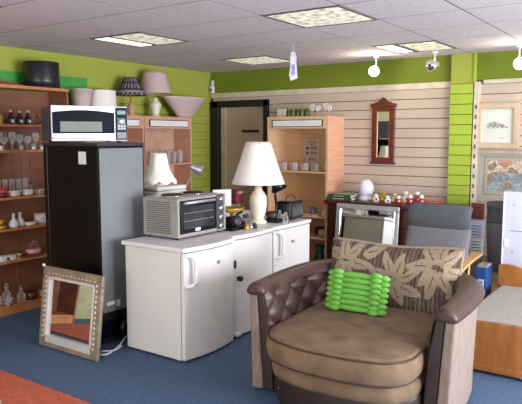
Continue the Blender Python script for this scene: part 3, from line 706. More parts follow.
# desk lamp with silver head
t = thing('desk_lamp', 'desk lamp with a tilted silver reflector head behind the oven', 'lamp', (-3.92, 4.42, .89))
b = MB(); b.lathe([(.07, 0), (.07, .015), (.02, .025)]); b.obj('base', M['steel'], t)
b = MB(); b.tube([(0, 0, .02), (0, -.11, .2), (0, .0, .31), (0, .08, .4)], .007); b.obj('arm', M['steel_lt'], t)
R = Vector((.55, .75, -.36)).normalized().to_track_quat('Z', 'Y').to_matrix().to_4x4()
b = MB(); b.lathe([(.02, -.08), (.03, -.06), (.035, -.03), (.06, .03), (.064, .045), (.058, .045), (.03, -.02)], M=R, c=(0, .12, .425), seg=24); hd = b.obj('lamp_head', mat('silver_blue', (176, 180, 188), .3, .5), t)
b = MB(); b.lathe([(.055, .03), (.052, .045), (.03, .055), (.003, .058)], M=R, c=(0, .12, .425), seg=24); b.obj('bulb', M['white2'], hd)

# ------------------------------------------------------------ things on the middle and far appliances
zf = .84
t = table_lamp('table_lamp', 'large lamp with a white cone shade and cream ginger jar base', (-3.215, 4.565, zf),
    [(.075, 0), (.08, .015), (.062, .035), (.05, .05), (.07, .1), (.08, .18), (.078, .24), (.056, .28), (.038, .30), (.03, .34)], (.36, .24, .735, .11), M['ivory'], M['shade'])
t = thing('desk_lamp', 'black desk lamp standing between the large lamp and the toaster', 'lamp', (-3.13, 4.715, zf))
b = MB(); b.box(-.07, .07, -.075, .075, 0, .035); b.obj('base', M['blackgl'], t, bevel=.012)
b = MB(); b.lathe([(.045, .035), (.05, .05), (.05, .09), (.04, .1)], c=(-.02, -.02, 0)); b.obj('turntable', M['black'], t)
b = MB(); b.tube(smooth_path([(0, 0, .03), (.0, .02, .15), (0, .0, .26), (0, .05, .33)], 6), .012); b.obj('stem', M['blackgl'], t)
R = Vector((.3, .35, -1)).normalized().to_track_quat('Z', 'Y').to_matrix().to_4x4()
b = MB(); b.lathe([(.02, -.06), (.045, -.04), (.08, .03), (.076, .03), (.04, -.03)], M=R, c=(0, .05, .325), seg=24); b.obj('lamp_head', M['blackgl'], t)
t = thing('toaster', 'black toaster with a curved wire handle on the far fridge', 'toaster', (-3.11, 4.935, zf), math.radians(4))
b = MB(); b.box(-.08, .08, -.13, .14, .012, .185); b.obj('body', M['blackgl'], t, bevel=.028)
b = MB(); b.box(-.045, -.015, -.1, .11, .183, .187); b.box(.015, .045, -.1, .11, .183, .187); b.obj('slots', M['steel'], t)
b = MB(); b.box(-.05, .05, -.137, -.129, .03, .16); ep = b.obj('end_plate', M['black'], t, bevel=.003)
b = MB(); b.box(-.02, .02, -.155, -.135, .11, .13); b.obj('lever', M['black'], ep, bevel=.003)
b = MB(); b.lathe([(.014, 0), (.012, .012)], M=Matrix.Rotation(PI/2, 4, 'X'), c=(0, -.137, .06), seg=14); b.obj('dial', M['chrome'], ep)
b = MB(); b.tube(smooth_path([(0, -.09, .18), (0, -.05, .225), (0, .03, .235), (0, .1, .20), (.0, .12, .18)], 6), .004, 6); b.obj('wire_handle', M['black'], t)
lt('glass_cruet', 'left clear glass cruet in front of the toaster', 'cruet', [(.024, 0), (.026, .05), (.012, .07), (.014, .085), (.01, .1)], (-3.02, 4.72, zf), M['glass'], 'clear cruets by the toaster')
lt('glass_cruet', 'right clear glass cruet touching the toaster end', 'cruet', [(.024, 0), (.026, .055), (.012, .075), (.014, .09), (.01, .11)], (-3.10, 4.745, zf), M['glass'], 'clear cruets by the toaster')
# left group: kitchen scale in gold/black, sewing tool
t = thing('kitchen_scale', 'black mechanical scale with a brass pan on the middle freezer', 'scale', (-3.18, 4.13, zf))
b = MB(); b.box(-.08, .08, -.1, .13, 0, .03); b.obj('base', M['blackgl'], t, bevel=.008)
b = MB(); b.box(-.05, .05, -.05, .05, .03, .11); b.obj('housing', M['black'], t, bevel=.015)
b = MB(); b.lathe([(.05, -.01), (.05, .012), (.045, .014)], M=Matrix.Rotation(PI/2, 4, 'Y'), c=(.055, .0, .075), seg=24); dl = b.obj('dial', M['navy'], t)
b = MB(); b.lathe([(.03, .012), (.03, .016)], M=Matrix.Rotation(PI/2, 4, 'Y'), c=(.055, 0, .075), seg=20); b.obj('dial_ring', M['chrome'], dl)
b = MB(); b.lathe([(.02, .11), (.02, .14), (.06, .15), (.105, .185), (.1, .188), (.05, .155)], sy=1.1); b.obj('pan', M['gold'], t)
for k in range(3):
    lt('brass_weight', 'small brass weight beside the black scale', 'weight', [(.022, 0), (.022, .03), (.008, .036), (.012, .046), (.004, .05)], (-3.06, 4.18+.055*k, zf), [M['gold'], M['chrome'], M['black']][k], 'weights beside the scale')
t = thing('kitchen_gadget', 'black gadget with dark knobs on the middle freezer beside the oven', 'gadget', (-3.24, 4.29, zf))
b = MB(); b.box(-.05, .05, -.05, .05, 0, .05); b.obj('base', M['blackgl'], t, bevel=.01)
b = MB(); b.tube([(0, 0, .04), (.01, -.03, .11), (.02, .03, .13)], .013); b.obj('lever', M['black'], t)
b = MB(); b.ball((0, .02, .085), .03); b.obj('knob', M['steel'], t)
t = thing('blender', 'maroon bodied blender jug standing left of the large lamp', 'blender', (-3.42, 4.50, zf)); t.scale = (.85, .85, 1.05)
b = MB(); b.lathe([(.055, 0), (.06, .01), (.045, .14), (.05, .16)]); b.obj('stand', M['glass'], t)
b = MB(); b.box(-.06, .06, -.06, .065, .165, .29); b.obj('head', M['maroon'], t, bevel=.015)
b = MB(); b.box(.06, .066, -.04, .04, .255, .275); b.obj('label_strip', M['steel'], t)
t = thing('picture_frame', 'white mounted picture with a dark inner border behind the oven', 'picture', (-3.42, 4.30, zf), math.radians(60)); t.scale = (.62, 1, .9)
b = MB(); b.box(-.14, .14, 0, .015, 0, .35); b.obj('board', M['paper'], t, bevel=.003)
b = MB()
for a in ((-.11, .04, .27, .285), (-.11, -.095, .05, .285), (.025, .04, .05, .285), (-.11, .04, .05, .065)): b.box(a[0], a[1], -.003, 0, a[2], a[3])
b.obj('border', M['ink'], t)

# ------------------------------------------------------------ ornate floor mirror
t = thing('framed_mirror', 'silver ornate framed mirror leaning on the floor against the black fridge', 'mirror', (-3.787, 2.885, 0.004), math.radians(0))
lean = Matrix.Rotation(math.radians(-7), 4, 'X')
W, H, fw = .685, .62, .085
def lbox(b, x0, x1, y0, y1, z0, z1):
    vs = b.box(x0, x1, y0, y1, z0, z1)
    for v in vs: v.co = lean @ v.co
b = MB()
for a in ((-W/2, W/2, 0, fw), (-W/2, W/2, H-fw, H), (-W/2, -W/2+fw, fw, H-fw), (W/2-fw, W/2, fw, H-fw)): lbox(b, a[0], a[1], -.018, .012, a[2], a[3])
fr = b.obj('frame', mat('tarnished_silver', (160, 146, 128), .45, .4, var=.12, scale=16, bump=.5), t, bevel=.008)
b = MB()
for k in range(13):
    for s_ in (-1, 1):
        p = lean @ Vector((s_*(W/2-.05), -.022, .08+k*(H-.16)/12)); b.ball(p, .010, .008, .014, seg=8)
for k in range(13):
    for zz in (H-.05,):
        p = lean @ Vector((-W/2+.08+k*(W-.16)/12, -.022, zz)); b.ball(p, .013, .007, .008, seg=8)
b.obj('bead_carving', M['silverframe'], fr)
b = MB(); q = fw-.002
for a in ((-W/2+q, W/2-q, q-.045, q+.012), (-W/2+q, W/2-q, H-q-.01, H-q+.01), (-W/2+q-.02, -W/2+q+.01, q, H-q), (W/2-q-.01, W/2-q+.01, q, H-q)): lbox(b, a[0], a[1], -.024, .0, a[2], a[3])
b.obj('inner_slip', mat('silver_slip_highlight', (224, 222, 218), .3, .3, var=.03), fr, bevel=.003)  # bottom slip's extra width and whiteness imitate its bright reflection
b = MB(); lbox(b, -W/2+fw, W/2-fw, -.004, .002, fw, H-fw); b.obj('mirror_glass', M['mirror'], t)
b = MB(); lbox(b, -W/2+.02, W/2-.02, .012, .018, .02, H-.02); b.obj('backing_board', M['shelfback'], t)
b = MB()
p = lean @ Vector((-W/2+.006, -.02, H+.004)); b.ball(p, .012); b.obj('corner_pearl', M['white2'], fr)

# ------------------------------------------------------------ wall mirror
t = thing('wall_mirror', 'narrow mahogany framed mirror hanging on the cream slat wall', 'mirror', (-2.855, YB-.02, 1.315)); t.scale = (.9, 1, .985)
b = MB(); W, H = .30, .68
for a in ((-W/2, W/2, .01, .075), (-W/2, W/2, .59, .65), (-W/2, -W/2+.07, .07, .6), (W/2-.07, W/2, .07, .6)): b.box(a[0], a[1], -.025, 0, a[2], a[3])
fr = b.obj('frame', M['mahog2'], t, bevel=.006)
b = MB(); prof = [(-.17, .64), (.17, .64), (.17, .675), (.12, .68), (.09, .70), (.055, .69), (.045, .72), (.0, .75), (-.045, .72), (-.055, .69), (-.09, .70), (-.12, .68), (-.17, .675)]
b.prism(prof, -.035, 0, 'y'); b.obj('crest', M['mahog2'], fr, bevel=.005)
b = MB(); b.box(-.165, .165, -.03, 0, 0, .025); b.obj('bottom_rail', M['mahog2'], fr, bevel=.005)
b = MB(); b.box(-W/2+.068, W/2-.068, -.012, -.008, .07, .595); b.obj('mirror_glass', M['mirror'], t)
b = MB(); q = .066
for a in ((-W/2+q, -W/2+q+.008, .07, .6), (W/2-q-.008, W/2-q, .07, .6)): b.box(a[0], a[1], -.02, -.008, a[2], a[3])
b.obj('slip', M['gold'], fr)

# ------------------------------------------------------------ mahogany sideboard and what stands on it
t = thing('sideboard', 'dark mahogany sideboard along the back wall behind the chairs', 'sideboard', (-2.64, 6.0, 0))
b = MB(); b.box(-.70, .72, .0, .46, .88, .925); b.obj('top', M['mahog'], t, bevel=.008)
b = MB(); b.box(-.66, .68, .03, .45, .06, .88); b.obj('carcass', M['mahog'], t, bevel=.004)
for x0, x1 in ((-.62, -.19), (-.17, .26), (.28, .66)):
    b = MB(); b.box(x0, x1, .012, .03, .10, .66); dd = b.obj('door', M['mahog'], t, bevel=.006)
    b = MB(); b.ball((x1-.04, .004, .42), .013); b.obj('knob', M['gold'], dd)
    b = MB(); b.box(x0, x1, .012, .03, .69, .86); dd = b.obj('drawer', M['mahog'], t, bevel=.006)
    b = MB(); b.ball(((x0+x1)/2, .004, .775), .013); b.obj('knob', M['gold'], dd)
t = thing('framed_mirror', 'large silver framed mirror leaning on the front of the sideboard', 'mirror', (-2.79, 5.89, .062)); t.rotation_euler = (math.radians(-5.5), 0, 0)
W = .72; W2 = W/2; H = .845
b = MB()
for a in ((-W2, W2, 0, .05), (-W2, W2, H-.05, H), (-W2, -W2+.05, .05, H-.05), (W2-.05, W2, .05, H-.05)): b.box(a[0], a[1], -.025, .0, a[2], a[3])
fr = b.obj('frame', mat('pewter_frame', (186, 186, 188), .35, .5, var=.1, scale=30), t, bevel=.008)
b = MB()
for a in ((-W2+.04, W2-.04, H-.056, H-.044), (-W2+.04, W2-.04, .044, .056), (-W2+.044, -W2+.056, .05, H-.05), (W2-.056, W2-.044, .05, H-.05)): b.box(a[0], a[1], -.032, .0, a[2], a[3])
b.obj('inner_moulding', M['chrome'], fr, bevel=.004)
b = MB(); b.box(-W2+.05, W2-.05, -.012, -.008, .05, H-.05); b.obj('mirror_glass', M['mirror'], t)
b = MB(); b.box(-.02, .02, .0, .03, .3, .34); b.obj('hook_plate', M['steel'], t)
bk = thing('plinth_block', 'low mahogany plinth block carrying the pewter framed mirror', 'block', (-2.785, 5.885, 0))
b = MB(); b.box(-.3, .3, -.06, .06, 0, .06); b.obj('block', M['mahog'], bk, bevel=.004)
zb = .925
for k, (x, z, w_, d_, h, m_, r, lb) in enumerate([(-3.19, 0, .30, .2, .03, 'bookgreen', 2, 'dark green hardback at the bottom of the stack on the sideboard'), (-3.18, .03, .28, .19, .028, 'bookgreen', -3, 'dark green hardback second from the bottom of the sideboard stack'),
        (-3.14, .058, .26, .17, .02, 'booksage', 5, 'sage green paperback on top of the sideboard stack'), ]):
    bo = thing('book', lb, 'book', (x, 6.17, zb+z), math.radians(r), 'books stacked on the sideboard')
    b = MB(); b.box(-w_/2, w_/2, -d_/2, d_/2, 0, .003); b.box(-w_/2, w_/2, -d_/2, d_/2, h-.003, h); b.box(-w_/2, w_/2, -d_/2, -d_/2+.003, 0, h); b.obj('cover', M[m_], bo)
    b = MB(); b.box(-w_/2+.004, w_/2-.004, -d_/2+.003, d_/2-.004, .003, h-.003); b.obj('pages', M['paper'], bo)
    b = MB(); b.box(-.08, .06, -d_/2-.001, -d_/2, h*.3, h*.7); b.obj('spine_text', M['silverframe'], bo)
t = thing('globe_lamp', 'lilac white glass globe lamp on the sideboard', 'lamp', (-2.925, 6.2, zb))
b = MB(); b.lathe([(.06, 0), (.075, .012), (.07, .04), (.05, .055)]); b.obj('base', M['white2'], t)
b = MB(); b.ball((0, 0, .13), .087, .087, .105, seg=28); b.obj('globe', mat('opal', (224, 218, 232), .35, var=.02), t)
# little toys along the top
toy = [(-2.77, .07, 'ivory', 'small cream teddy ornament next to the globe lamp'), (-2.70, .095, 'gold', 'golden ornament in the toy row on the sideboard'), (-2.635, .055, 'white2', 'low white ornament between the golden and the grey one'), (-2.575, .085, 'silverframe', 'grey ornament in the middle of the toy row'),
       (-2.515, .065, 'red', 'short red ornament between the grey and the tall cream one'), (-2.45, .11, 'ivory', 'tallest cream ornament before the red group on the sideboard'), (-2.385, .08, 'red', 'small red ornament first of the red group'), (-2.325, .115, 'red', 'tallest red and white ornament on the sideboard'), (-2.265, .085, 'red', 'rounded red ornament right of the tallest one')]
for k, (x, h, m_, lb) in enumerate(toy):
    t = thing('ornament', lb, 'ornament', (x, 6.12+.04*(k % 2), zb), 0, 'small ornaments on the sideboard')
    b = MB(); b.lathe([(.03, 0), (.04, h*.25), (.034, h*.6), (.02, h*.78)], seg=16); b.obj('body', M[m_], t)
    b = MB(); b.ball((0, 0, h*.95), .024, seg=12); b.obj('head', M['white2'] if m_ == 'red' else M[m_], t)
    b = MB(); b.ball((.02, -.03, h*.45), .012, seg=8); b.obj('bow', M['red'] if m_ != 'red' else M['white2'], t)
t = thing('dish', 'flat orange red dish at the right end of the ornaments', 'dish', (-2.16, 6.12, zb))
b = MB(); b.lathe([(.04, 0), (.08, .03), (.085, .045), (.078, .045), (.04, .01)], sy=.7); b.obj('bowl', M['orange'], t)
b = MB(); b.tube([(.07, 0, .038), (.12, 0, .042)], .01); b.obj('lug', M['orange'], t)

# ------------------------------------------------------------ grey high-backed chairs
def relax_chair(name, lab, loc, rz, arms=True):
    """local: faces -Y, origin on floor under the backrest top"""
    t = thing(name, lab, 'chair', loc, rz, 'grey high backed easy chairs')
    w = .295
    def pad(nm, pts, th, m_, par, ww=w):
        P = smooth_path([(0, a, b_) for a, b_ in pts], 6); rr = []
        n = len(P)
        for i, p in enumerate(P):
            d = (P[min(i+1, n-1)]-P[max(i-1, 0)]).normalized(); nrm = Vector((0, d.z, -d.y))
            e = min(1, .45+.55*math.sin(PI*min(1, (i+.5)/n*1.0))**.35); h = th*e
            ring = []
            for k in range(20):
                a = 2*PI*k/20; cx = math.copysign(abs(math.cos(a))**.35, math.cos(a)); sy = math.copysign(abs(math.sin(a))**.8, math.sin(a))
                ring.append(p+Vector((1, 0, 0))*ww*cx+nrm*h*sy)
            rr.append(ring)
        b = MB(); b.rings(rr); return b.obj(nm, m_, par)
    pad('headrest', [(-.03, .80), (-.055, .88), (-.04, .955), (0, .985)], .05, M['greyhead'], t)
    pad('backrest', [(-.30, .36), (-.19, .45), (-.10, .60), (-.05, .72), (-.03, .81)], .045, M['greyfab'], t)
    pad('seat', [(-.86, .40), (-.7, .395), (-.5, .35), (-.33, .34)], .05, M['greyfab'], t)
    for s_ in (-1, 1):
        x = s_*(w+.018)
        b = MB(); P = smooth_path([(x, .12, .565), (x, -.2, .545), (x, -.45, .515), (x, -.75, .47), (x, -.86, .38), (x, -.90, .15), (x, -.86, .04), (x, -.7, .018), (x, -.1, .018)] if arms else [(x, -.1, .36), (x, -.4, .33), (x, -.75, .34), (x, -.84, .3), (x, -.84, .15), (x, -.8, .03), (x, -.5, .018), (x, -.1, .018)], 6)
        rr = []
        for i, p in enumerate(P):
            d = (P[min(i+1, len(P)-1)]-P[max(i-1, 0)]).normalized(); nrm = Vector((0, d.z, -d.y))
            rr.append([p+Vector((sx*.048, 0, 0))+nrm*sn*.012 for sx, sn in ((-1, -1), (1, -1), (1, 1), (-1, 1))])
        b.rings(rr, smooth=False); b.obj('bentwood_arm', M['palewood'], t, bevel=.003)
        b = MB(); b.tube([(x, -.2, .03), (x, -.12, .55 if arms else .36)], .012); b.obj('rear_stay', M['palewood'], t)
    b = MB(); b.box(-w-.03, w+.03, -.45, -.41, .26, .30); b.box(-w-.03, w+.03, -.75, -.71, .30, .34); b.obj('cross_rail', M['palewood'], t)
    return t
relax_chair('easy_chair', 'grey high backed easy chair with pale wood arms behind the loveseat', (-1.88, 5.57, 0), 0)
c2 = relax_chair('easy_chair', 'grey high backed easy chair half hidden by the white board', (-1.265, 5.90, 0.0), PI, False)
c2.scale = (1, .6, 1.02)
# papers between the chairs
t = thing('leaflet_rack', 'column of leaflets between the two grey chairs, red card on top', 'leaflets', (-1.775, 6.38, 0))
b = MB(); b.box(-.06, .075, 0, .02, 0, .96); b.obj('stand', M['steel_lt'], t)
for k, (z0, z1, m_, nm) in enumerate([(.79, .95, wood('rust_card', (140, 66, 48), (104, 44, 34)), 'red_card'), (.60, .78, M['lilac'], 'leaflet'), (.44, .59, M['paper'], 'leaflet')]):
    b = MB(); b.box(-.055, .07, -.012-.004*k, -.002, z0, z1); c = b.obj(nm, m_, t)
    b = MB()
    for q in range(4): b.box(-.04, .05, -.0145-.004*k, -.012-.004*k, z0+.025+q*.03, z0+.032+q*.03)
    b.obj('print_lines', M['blue'] if k == 1 else M['ink'], c)
t = thing('box_file', 'blue plastic box file standing behind the pale wood chair arm', 'box file', (-1.455, 5.52, 0)); t.scale = (.85, .8, 1.15)
b = MB(); b.box(-.05, .05, -.12, .12, 0, .43); b.obj('body', M['blue'], t, bevel=.005)
b = MB(); b.box(-.03, .03, -.124, -.12, .24, .34); b.obj('spine_label', M['lilac'], t)
b = MB(); b.box(-.045, .045, -.1, .1, .43, .445); b.obj('papers', M['steel'], t)
for k, x in enumerate((-1.435, -1.478)):
    t = thing('lever_file', ['black file with a grey spine directly left of the blue box file', 'black file further left, closest to the chair'][k], 'file', (x, 5.18+.03*k, 0), 0, 'black files by the blue box file')
    b = MB(); b.box(-.02, .02, -.12, .12, 0, .40-.03*k); b.obj('cover', M['black'], t, bevel=.003)
    b = MB(); b.box(-.012, .012, -.123, -.12, .1, .34-.03*k); b.obj('spine', M['steel'], t)

# ------------------------------------------------------------ pine bed and board
BX0, BX1 = -1.345, -.42
t = thing('bed', 'low pine bed with a pale bare mattress at the right edge', 'bed', (BX0, 4.25, 0))
Wb = BX1-BX0
b = MB(); N = 16
b.prism([(0, .045)]+[(Wb, .045)]+[(Wb-Wb*k/N, .352+.02*math.sin(PI*k/N)) for k in range(N+1)], 0, .03, 'y'); b.obj('footboard', M['pine'], t, bevel=.006)
b = MB(); b.box(-.005, Wb+.005, -.012, .04, .025, .07); b.obj('foot_rail', M['pine'], t, bevel=.005)
b = MB(); b.prism([(0, .05), (Wb, .05)]+[(Wb-Wb*k/24, .475+.045*abs(math.sin(2.5*PI*k/24+.6))) for k in range(25)], 1.30, 1.335, 'y'); b.obj('headboard', M['pine'], t, bevel=.006)
for x in (0, Wb-.025):
    b = MB(); b.box(x, x+.025, .03, 1.30, .12, .24); b.obj('side_rail', M['pine'], t, bevel=.003)
for x in (0.01, Wb-.06):
    for y in (-.002, 1.285):
        b = MB(); b.box(x, x+.05, y, y+.05, 0, .10); b.obj('leg', M['pine'], t)
b = MB(); b.box(.028, Wb-.028, .035, 1.295, .15, .345); tag(b.obj('mattress', M['mattress'], bevel=.03, loc=(BX0, 4.25, .0)), 'pale quilted mattress lying in the pine bed', 'mattress')
t = thing('door_panel_board', 'tall lilac white panel standing behind the pine headboard', 'panel', (-1.35, 5.66, 0), math.radians(0))
b = MB(); b.box(0, .62, 0, .035, 0, 1.145); b.obj('panel', M['lilac'], t, bevel=.003)
b = MB(); b.box(.0, .012, -.006, .0, 0, 1.13); b.obj('edge_strip', M['white2'], t)
b = MB(); b.box(.06, .62, -.003, .0, .80, .806); b.obj('seam', M['seal'], t)
for z in (.62, 1.03):
    b = MB(); b.lathe([(.008, -.004), (.008, .003)], M=Matrix.Rotation(PI/2, 4, 'X'), c=(.09, 0, z), seg=12); b.obj('screw_hole', M['steel'], t)
b = MB(); b.box(.02, .05, -.01, .0, .66, .73); b.obj('hinge', M['white2'], t)

# ------------------------------------------------------------ pictures on the right
def picture(name, lab, x0, x1, z0, z1, fm, fw, mount, draw):
    t = thing(name, lab, 'picture', (x0, YB-.03, z0)); W = x1-x0; H = z1-z0
    b = MB()
    for a in ((0, W, 0, fw), (0, W, H-fw, H), (0, fw, fw, H-fw), (W-fw, W, fw, H-fw)): b.box(a[0], a[1], -.03, .012, a[2], a[3])
    b.obj('frame', fm, t, bevel=.004)
    b = MB(); b.box(fw, W-fw, -.005, .0, fw, H-fw); mt = b.obj('mount', mount, t)
    draw(t, W, H); return t
def sketch(t, W, H):
    def fn(u, v): return (.06+.0, 0, 0)
    b = MB(); n = 24
    up_ = [(.11+.20*k/n, .215+.055*math.sin(PI*(k/n)**.7)*(1-.35*k/n)+.006*math.sin(9*k)) for k in range(n+1)]
    dn = [(.31-.20*k/n, .205+.010*math.sin(5*k)) for k in range(n+1)]
    b.prism(up_+dn, -.0075, -.005, 'y'); b.obj('drawing', mat('pencil_grey', (158, 152, 146), .9, var=.3, scale=50), t)
    b = MB(); b.box(.24, .28, -.007, -.005, .10, .104); b.obj('signature', M['ink'], t)
picture('framed_picture', 'small framed pencil sketch on white, the upper picture on the right', -1.845, -1.42, 1.505, 1.955, mat('limed_frame', (192, 168, 142), .5, var=.05, scale=14), .055, mat('mount_white', (206, 210, 200), .8, var=.01), sketch)
def bridge(t, W, H):
    x0, x1, z0, z1 = .13, W-.13, .105, H-.10
    def mf(u, v):
        X = (u-.5)*2; arch = .42+.26*math.sqrt(max(0, 1-(X*1.15)**2)) if abs(X) < .86 else .42
        n = math.sin(9*u+5*v)*math.sin(8*v-5*u+2)+.35*math.sin(31*u+4*v)*math.sin(19*v)
        if v > .52+.12*math.cos(X*1.5) + .05*math.sin(9*u): return 1 if (n > .2 and u < .6) else (0 if n > -.5 else 4)
        if abs(X) < .8 and v > .30 and v < arch-.04: return 3 if n > -.2 else 2
        if v < .34: return 2 if n > -.3 else (4 if n < -.6 else 3)
        return 4 if n < .35 else 1
    b = MB(); b.grid(60, 44, lambda u, v: (x0+(x1-x0)*u, -.0065, z0+(z1-z0)*v), mf)
    b.obj('painting', [mat('pt%d' % k, c, .7, var=.2, scale=50) for k, c in enumerate([(186, 172, 156), (172, 132, 104), (142, 148, 148), (122, 132, 136), (140, 116, 98)])], t)
    b = MB()
    for a in ((x0-.035, x1+.035, z0-.035, z0-.028), (x0-.035, x1+.035, z1+.028, z1+.035), (x0-.035, x0-.028, z0-.03, z1+.03), (x1+.028, x1+.035, z0-.03, z1+.03)): b.box(a[0], a[1], -.007, -.005, a[2], a[3])
    b.obj('mount_line', M['seal'], t)
picture('framed_picture', 'large framed painting of a stone bridge over water, the lower picture', -1.84, -1.10, .965, 1.485, mat('grey_beige_frame', (168, 154, 142), .5, var=.05, scale=14), .035, mat('mount_sage', (160, 156, 140), .8, var=.02), bridge)

# ------------------------------------------------------------ loveseat
sofa = thing('loveseat', 'brown leather and taupe suede loveseat with a buttoned tub back', 'sofa', (-1.665, 3.63, 0), math.radians(5)); sofa.scale = (.985, .985, 1.01)
half = [(-.55, -.47), (-.56, -.25), (-.56, 0), (-.53, .25), (-.43, .43), (-.25, .51), (0, .53)]
path = smooth_path(half+[(-x, y) for x, y in half[-2::-1]], 8)
NP = len(path)
def frame_at(i):
    d = (path[min(i+1, NP-1)]-path[max(i-1, 0)]).normalized(); return path[i], Vector((-d.y, d.x, 0))
# outward normal: path runs left-front -> back -> right-front, so left of travel is outward
def sweep(sec, i0=0, i1=NP, scale_end=None):
    b = MB(); rr = []
    for i in range(i0, i1):
        p, n = frame_at(i)
        rr.append([p+n*a+Vector((0, 0, z)) for a, z in sec])
    b.rings(rr, smooth=True); return b
o = sweep([(.0, .025), (.08, .025), (.082, .2), (.09, .42), (.10, .66), (.045, .66), (.02, .3)]).obj('outer_panel', M['cord'], sofa, bevel=.012)
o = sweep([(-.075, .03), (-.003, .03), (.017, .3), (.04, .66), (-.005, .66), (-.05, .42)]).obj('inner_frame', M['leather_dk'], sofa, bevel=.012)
b = MB(); rr = []
ns = NP
for i in range(-3, ns+3):
    j = min(max(i, 0), ns-1); p, n = frame_at(j); d = Vector((n.y, -n.x, 0))
    over = (i-j)*.014; sc_ = 1 if i == j else (1-(abs(i-j)/3.4)**2)**.5
    q = p+d*(-over if False else 0)
    tangent = (path[1]-path[0]).normalized() if i < 0 else (path[-1]-path[-2]).normalized()
    q = p+tangent*((i-j)*.009)
    wd = .066+.035*math.sin(PI*min(max(j/(ns-1), 0), 1))**.8
    rr.append([q+n*(.048+wd*sc_*math.cos(2*PI*k/18))+Vector((0, 0, .668+(.042*sc_*math.sin(2*PI*k/18))-.022*(math.cos(2*PI*k/18)*sc_)**2)) for k in range(18)])
b.rings(rr); b.obj('arm_roll', M['leather'], sofa)
# tufted lining
cum = [0]
for i in range(1, NP): cum.append(cum[-1]+(path[i]-path[i-1]).length)
L = cum[-1]
def at(s_):
    s_ = max(0, min(L, s_))
    for i in range(1, NP):
        if cum[i] >= s_: break
    t_ = (s_-cum[i-1])/(cum[i]-cum[i-1]); p = path[i-1].lerp(path[i], t_)
    n0 = frame_at(i-1)[1]; n1 = frame_at(i)[1]; return p, n0.lerp(n1, t_).normalized()
def tuft(u, v):
    s_ = u*L; z = .30+v*.38; p, n = at(s_)
    a = s_/.12; c = (z-.30)/.105
    f = abs(math.sin(PI*(a+c)/1.0*.5*1.0+0)*math.sin(PI*(a-c)*.5))
    g = math.sqrt(f); edge = min(1, u*L/.05, (1-u)*L/.05)
    top = max(0, (v-.82)/.18)
    off = -.062-.04*g*edge+.05*v+.02*top
    return tuple(p+n*off+Vector((0, 0, z)))
b = MB(); b.grid(300, 54, tuft); tl = b.obj('tufted_lining', M['leather'], sofa)
b = MB(); k = 0
for ia in range(0, int(L/.12)+1):
    for ic in range(0, 4):
        if (ia+ic) % 2 == 0:
            s_ = ia*.12; z = .30+ic*.105
            if s_ < .1 or s_ > L-.1: continue
            p, n = at(s_); q = p+n*(-.064+.05*(z-.3)/.38)+Vector((0, 0, z)); b.ball(q, .011, .011, .011, seg=8)
b.obj('buttons', M['leather_dk'], tl)
# plan outline of seat
def outline(grow=0, front=-.80):
    pts = [(-.46-grow, .28), (-.475-grow, -.2), (-.478-grow, -.45), (-.45-grow, front+.2-grow), (-.36, front+.09-grow), (-.18, front+.02-grow), (0.02, front-grow), (.2, front+.005-grow), (.36, front+.045-grow), (.46+grow, front+.16-grow), (.48+grow, -.45), (.475+grow, -.2), (.46+grow, .28), (.3, .40), (0, .43), (-.3, .40)]
    P = smooth_path(pts+[pts[0]], 5)[:-1]; return [(p.x, p.y) for p in P]
def slab(nm, grow, front, z0, z1, m_, round_=.03, crown=0, shrinkfn=None):
    O = outline(grow, front); cx, cy = 0, -.2
    def ring(s_, z, ins): 
        out = []
        for x, y in O:
            dx, dy = x-cx, y-cy; l = math.hypot(dx, dy); out.append((cx+dx*(1-ins/l)*s_, cy+dy*(1-ins/l)*s_, z))
        return out
    rr = [ring(1, z0, round_), ring(1, z0+.2*(z1-z0), round_*.25), ring(1, (z0+z1)/2, 0), ring(1, z1-.2*(z1-z0), round_*.2), ring(1, z1, round_*.9)]
    for q in ([.95-.05*i for i in range(19)] if crown else (.9, .5, .05)):
        rg = ring(q, z1+crown*(1-q*q), round_)
        if crown:
            rg = [(x, y, z-.012*math.exp(-((x-.02)**2+(y+.25)**2)/.004)-.005*math.exp(-((x*.8+(y+.25)*.55)/.018)**2)*math.exp(-(x*x+(y+.25)**2)/.05)-.005*math.exp(-((x*.7-(y+.25)*.7)/.02)**2)*math.exp(-(x*x+(y+.25)**2)/.06)+.003*math.sin(23*x+9*y)*math.sin(17*y-5*x)) for x, y, z in rg]
        rr.append(rg)
    b = MB(); b.rings(rr); return b.obj(nm, m_, sofa)
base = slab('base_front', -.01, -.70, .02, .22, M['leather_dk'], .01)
slab('seat_band', -.01, -.755, .19, .30, M['suede'], .03)
cush = slab('seat_cushion', -.0, -.80, .305, .455, M['suede'], .028, crown=.03)
for zz, ins in ((.445, .012), (.318, .02)):
    O = outline(0, -.80); pts = []
    for x, y in O+[O[0]]:
        dx, dy = x, y+.2; l = math.hypot(dx, dy); pts.append((dx*(1-ins/l), -.2+dy*(1-ins/l), zz))
    b = MB(); b.tube(pts, .006, 8); b.obj('piping', M['piping'], cush)
b = MB()
for x, y in ((-.35, -.585), (.35, -.62), (0, -.665)): b.ball((x*1.0, y-.035, .13), .012, seg=8)
b.obj('front_buttons', M['leather'], base)
for x, y in ((-.5, -.35), (.5, -.35), (-.4, .4), (.4, .4)):
    b = MB(); b.lathe([(.02, 0), (.026, .03)], c=(x, y, 0), seg=12); b.obj('foot', M['black'], sofa)
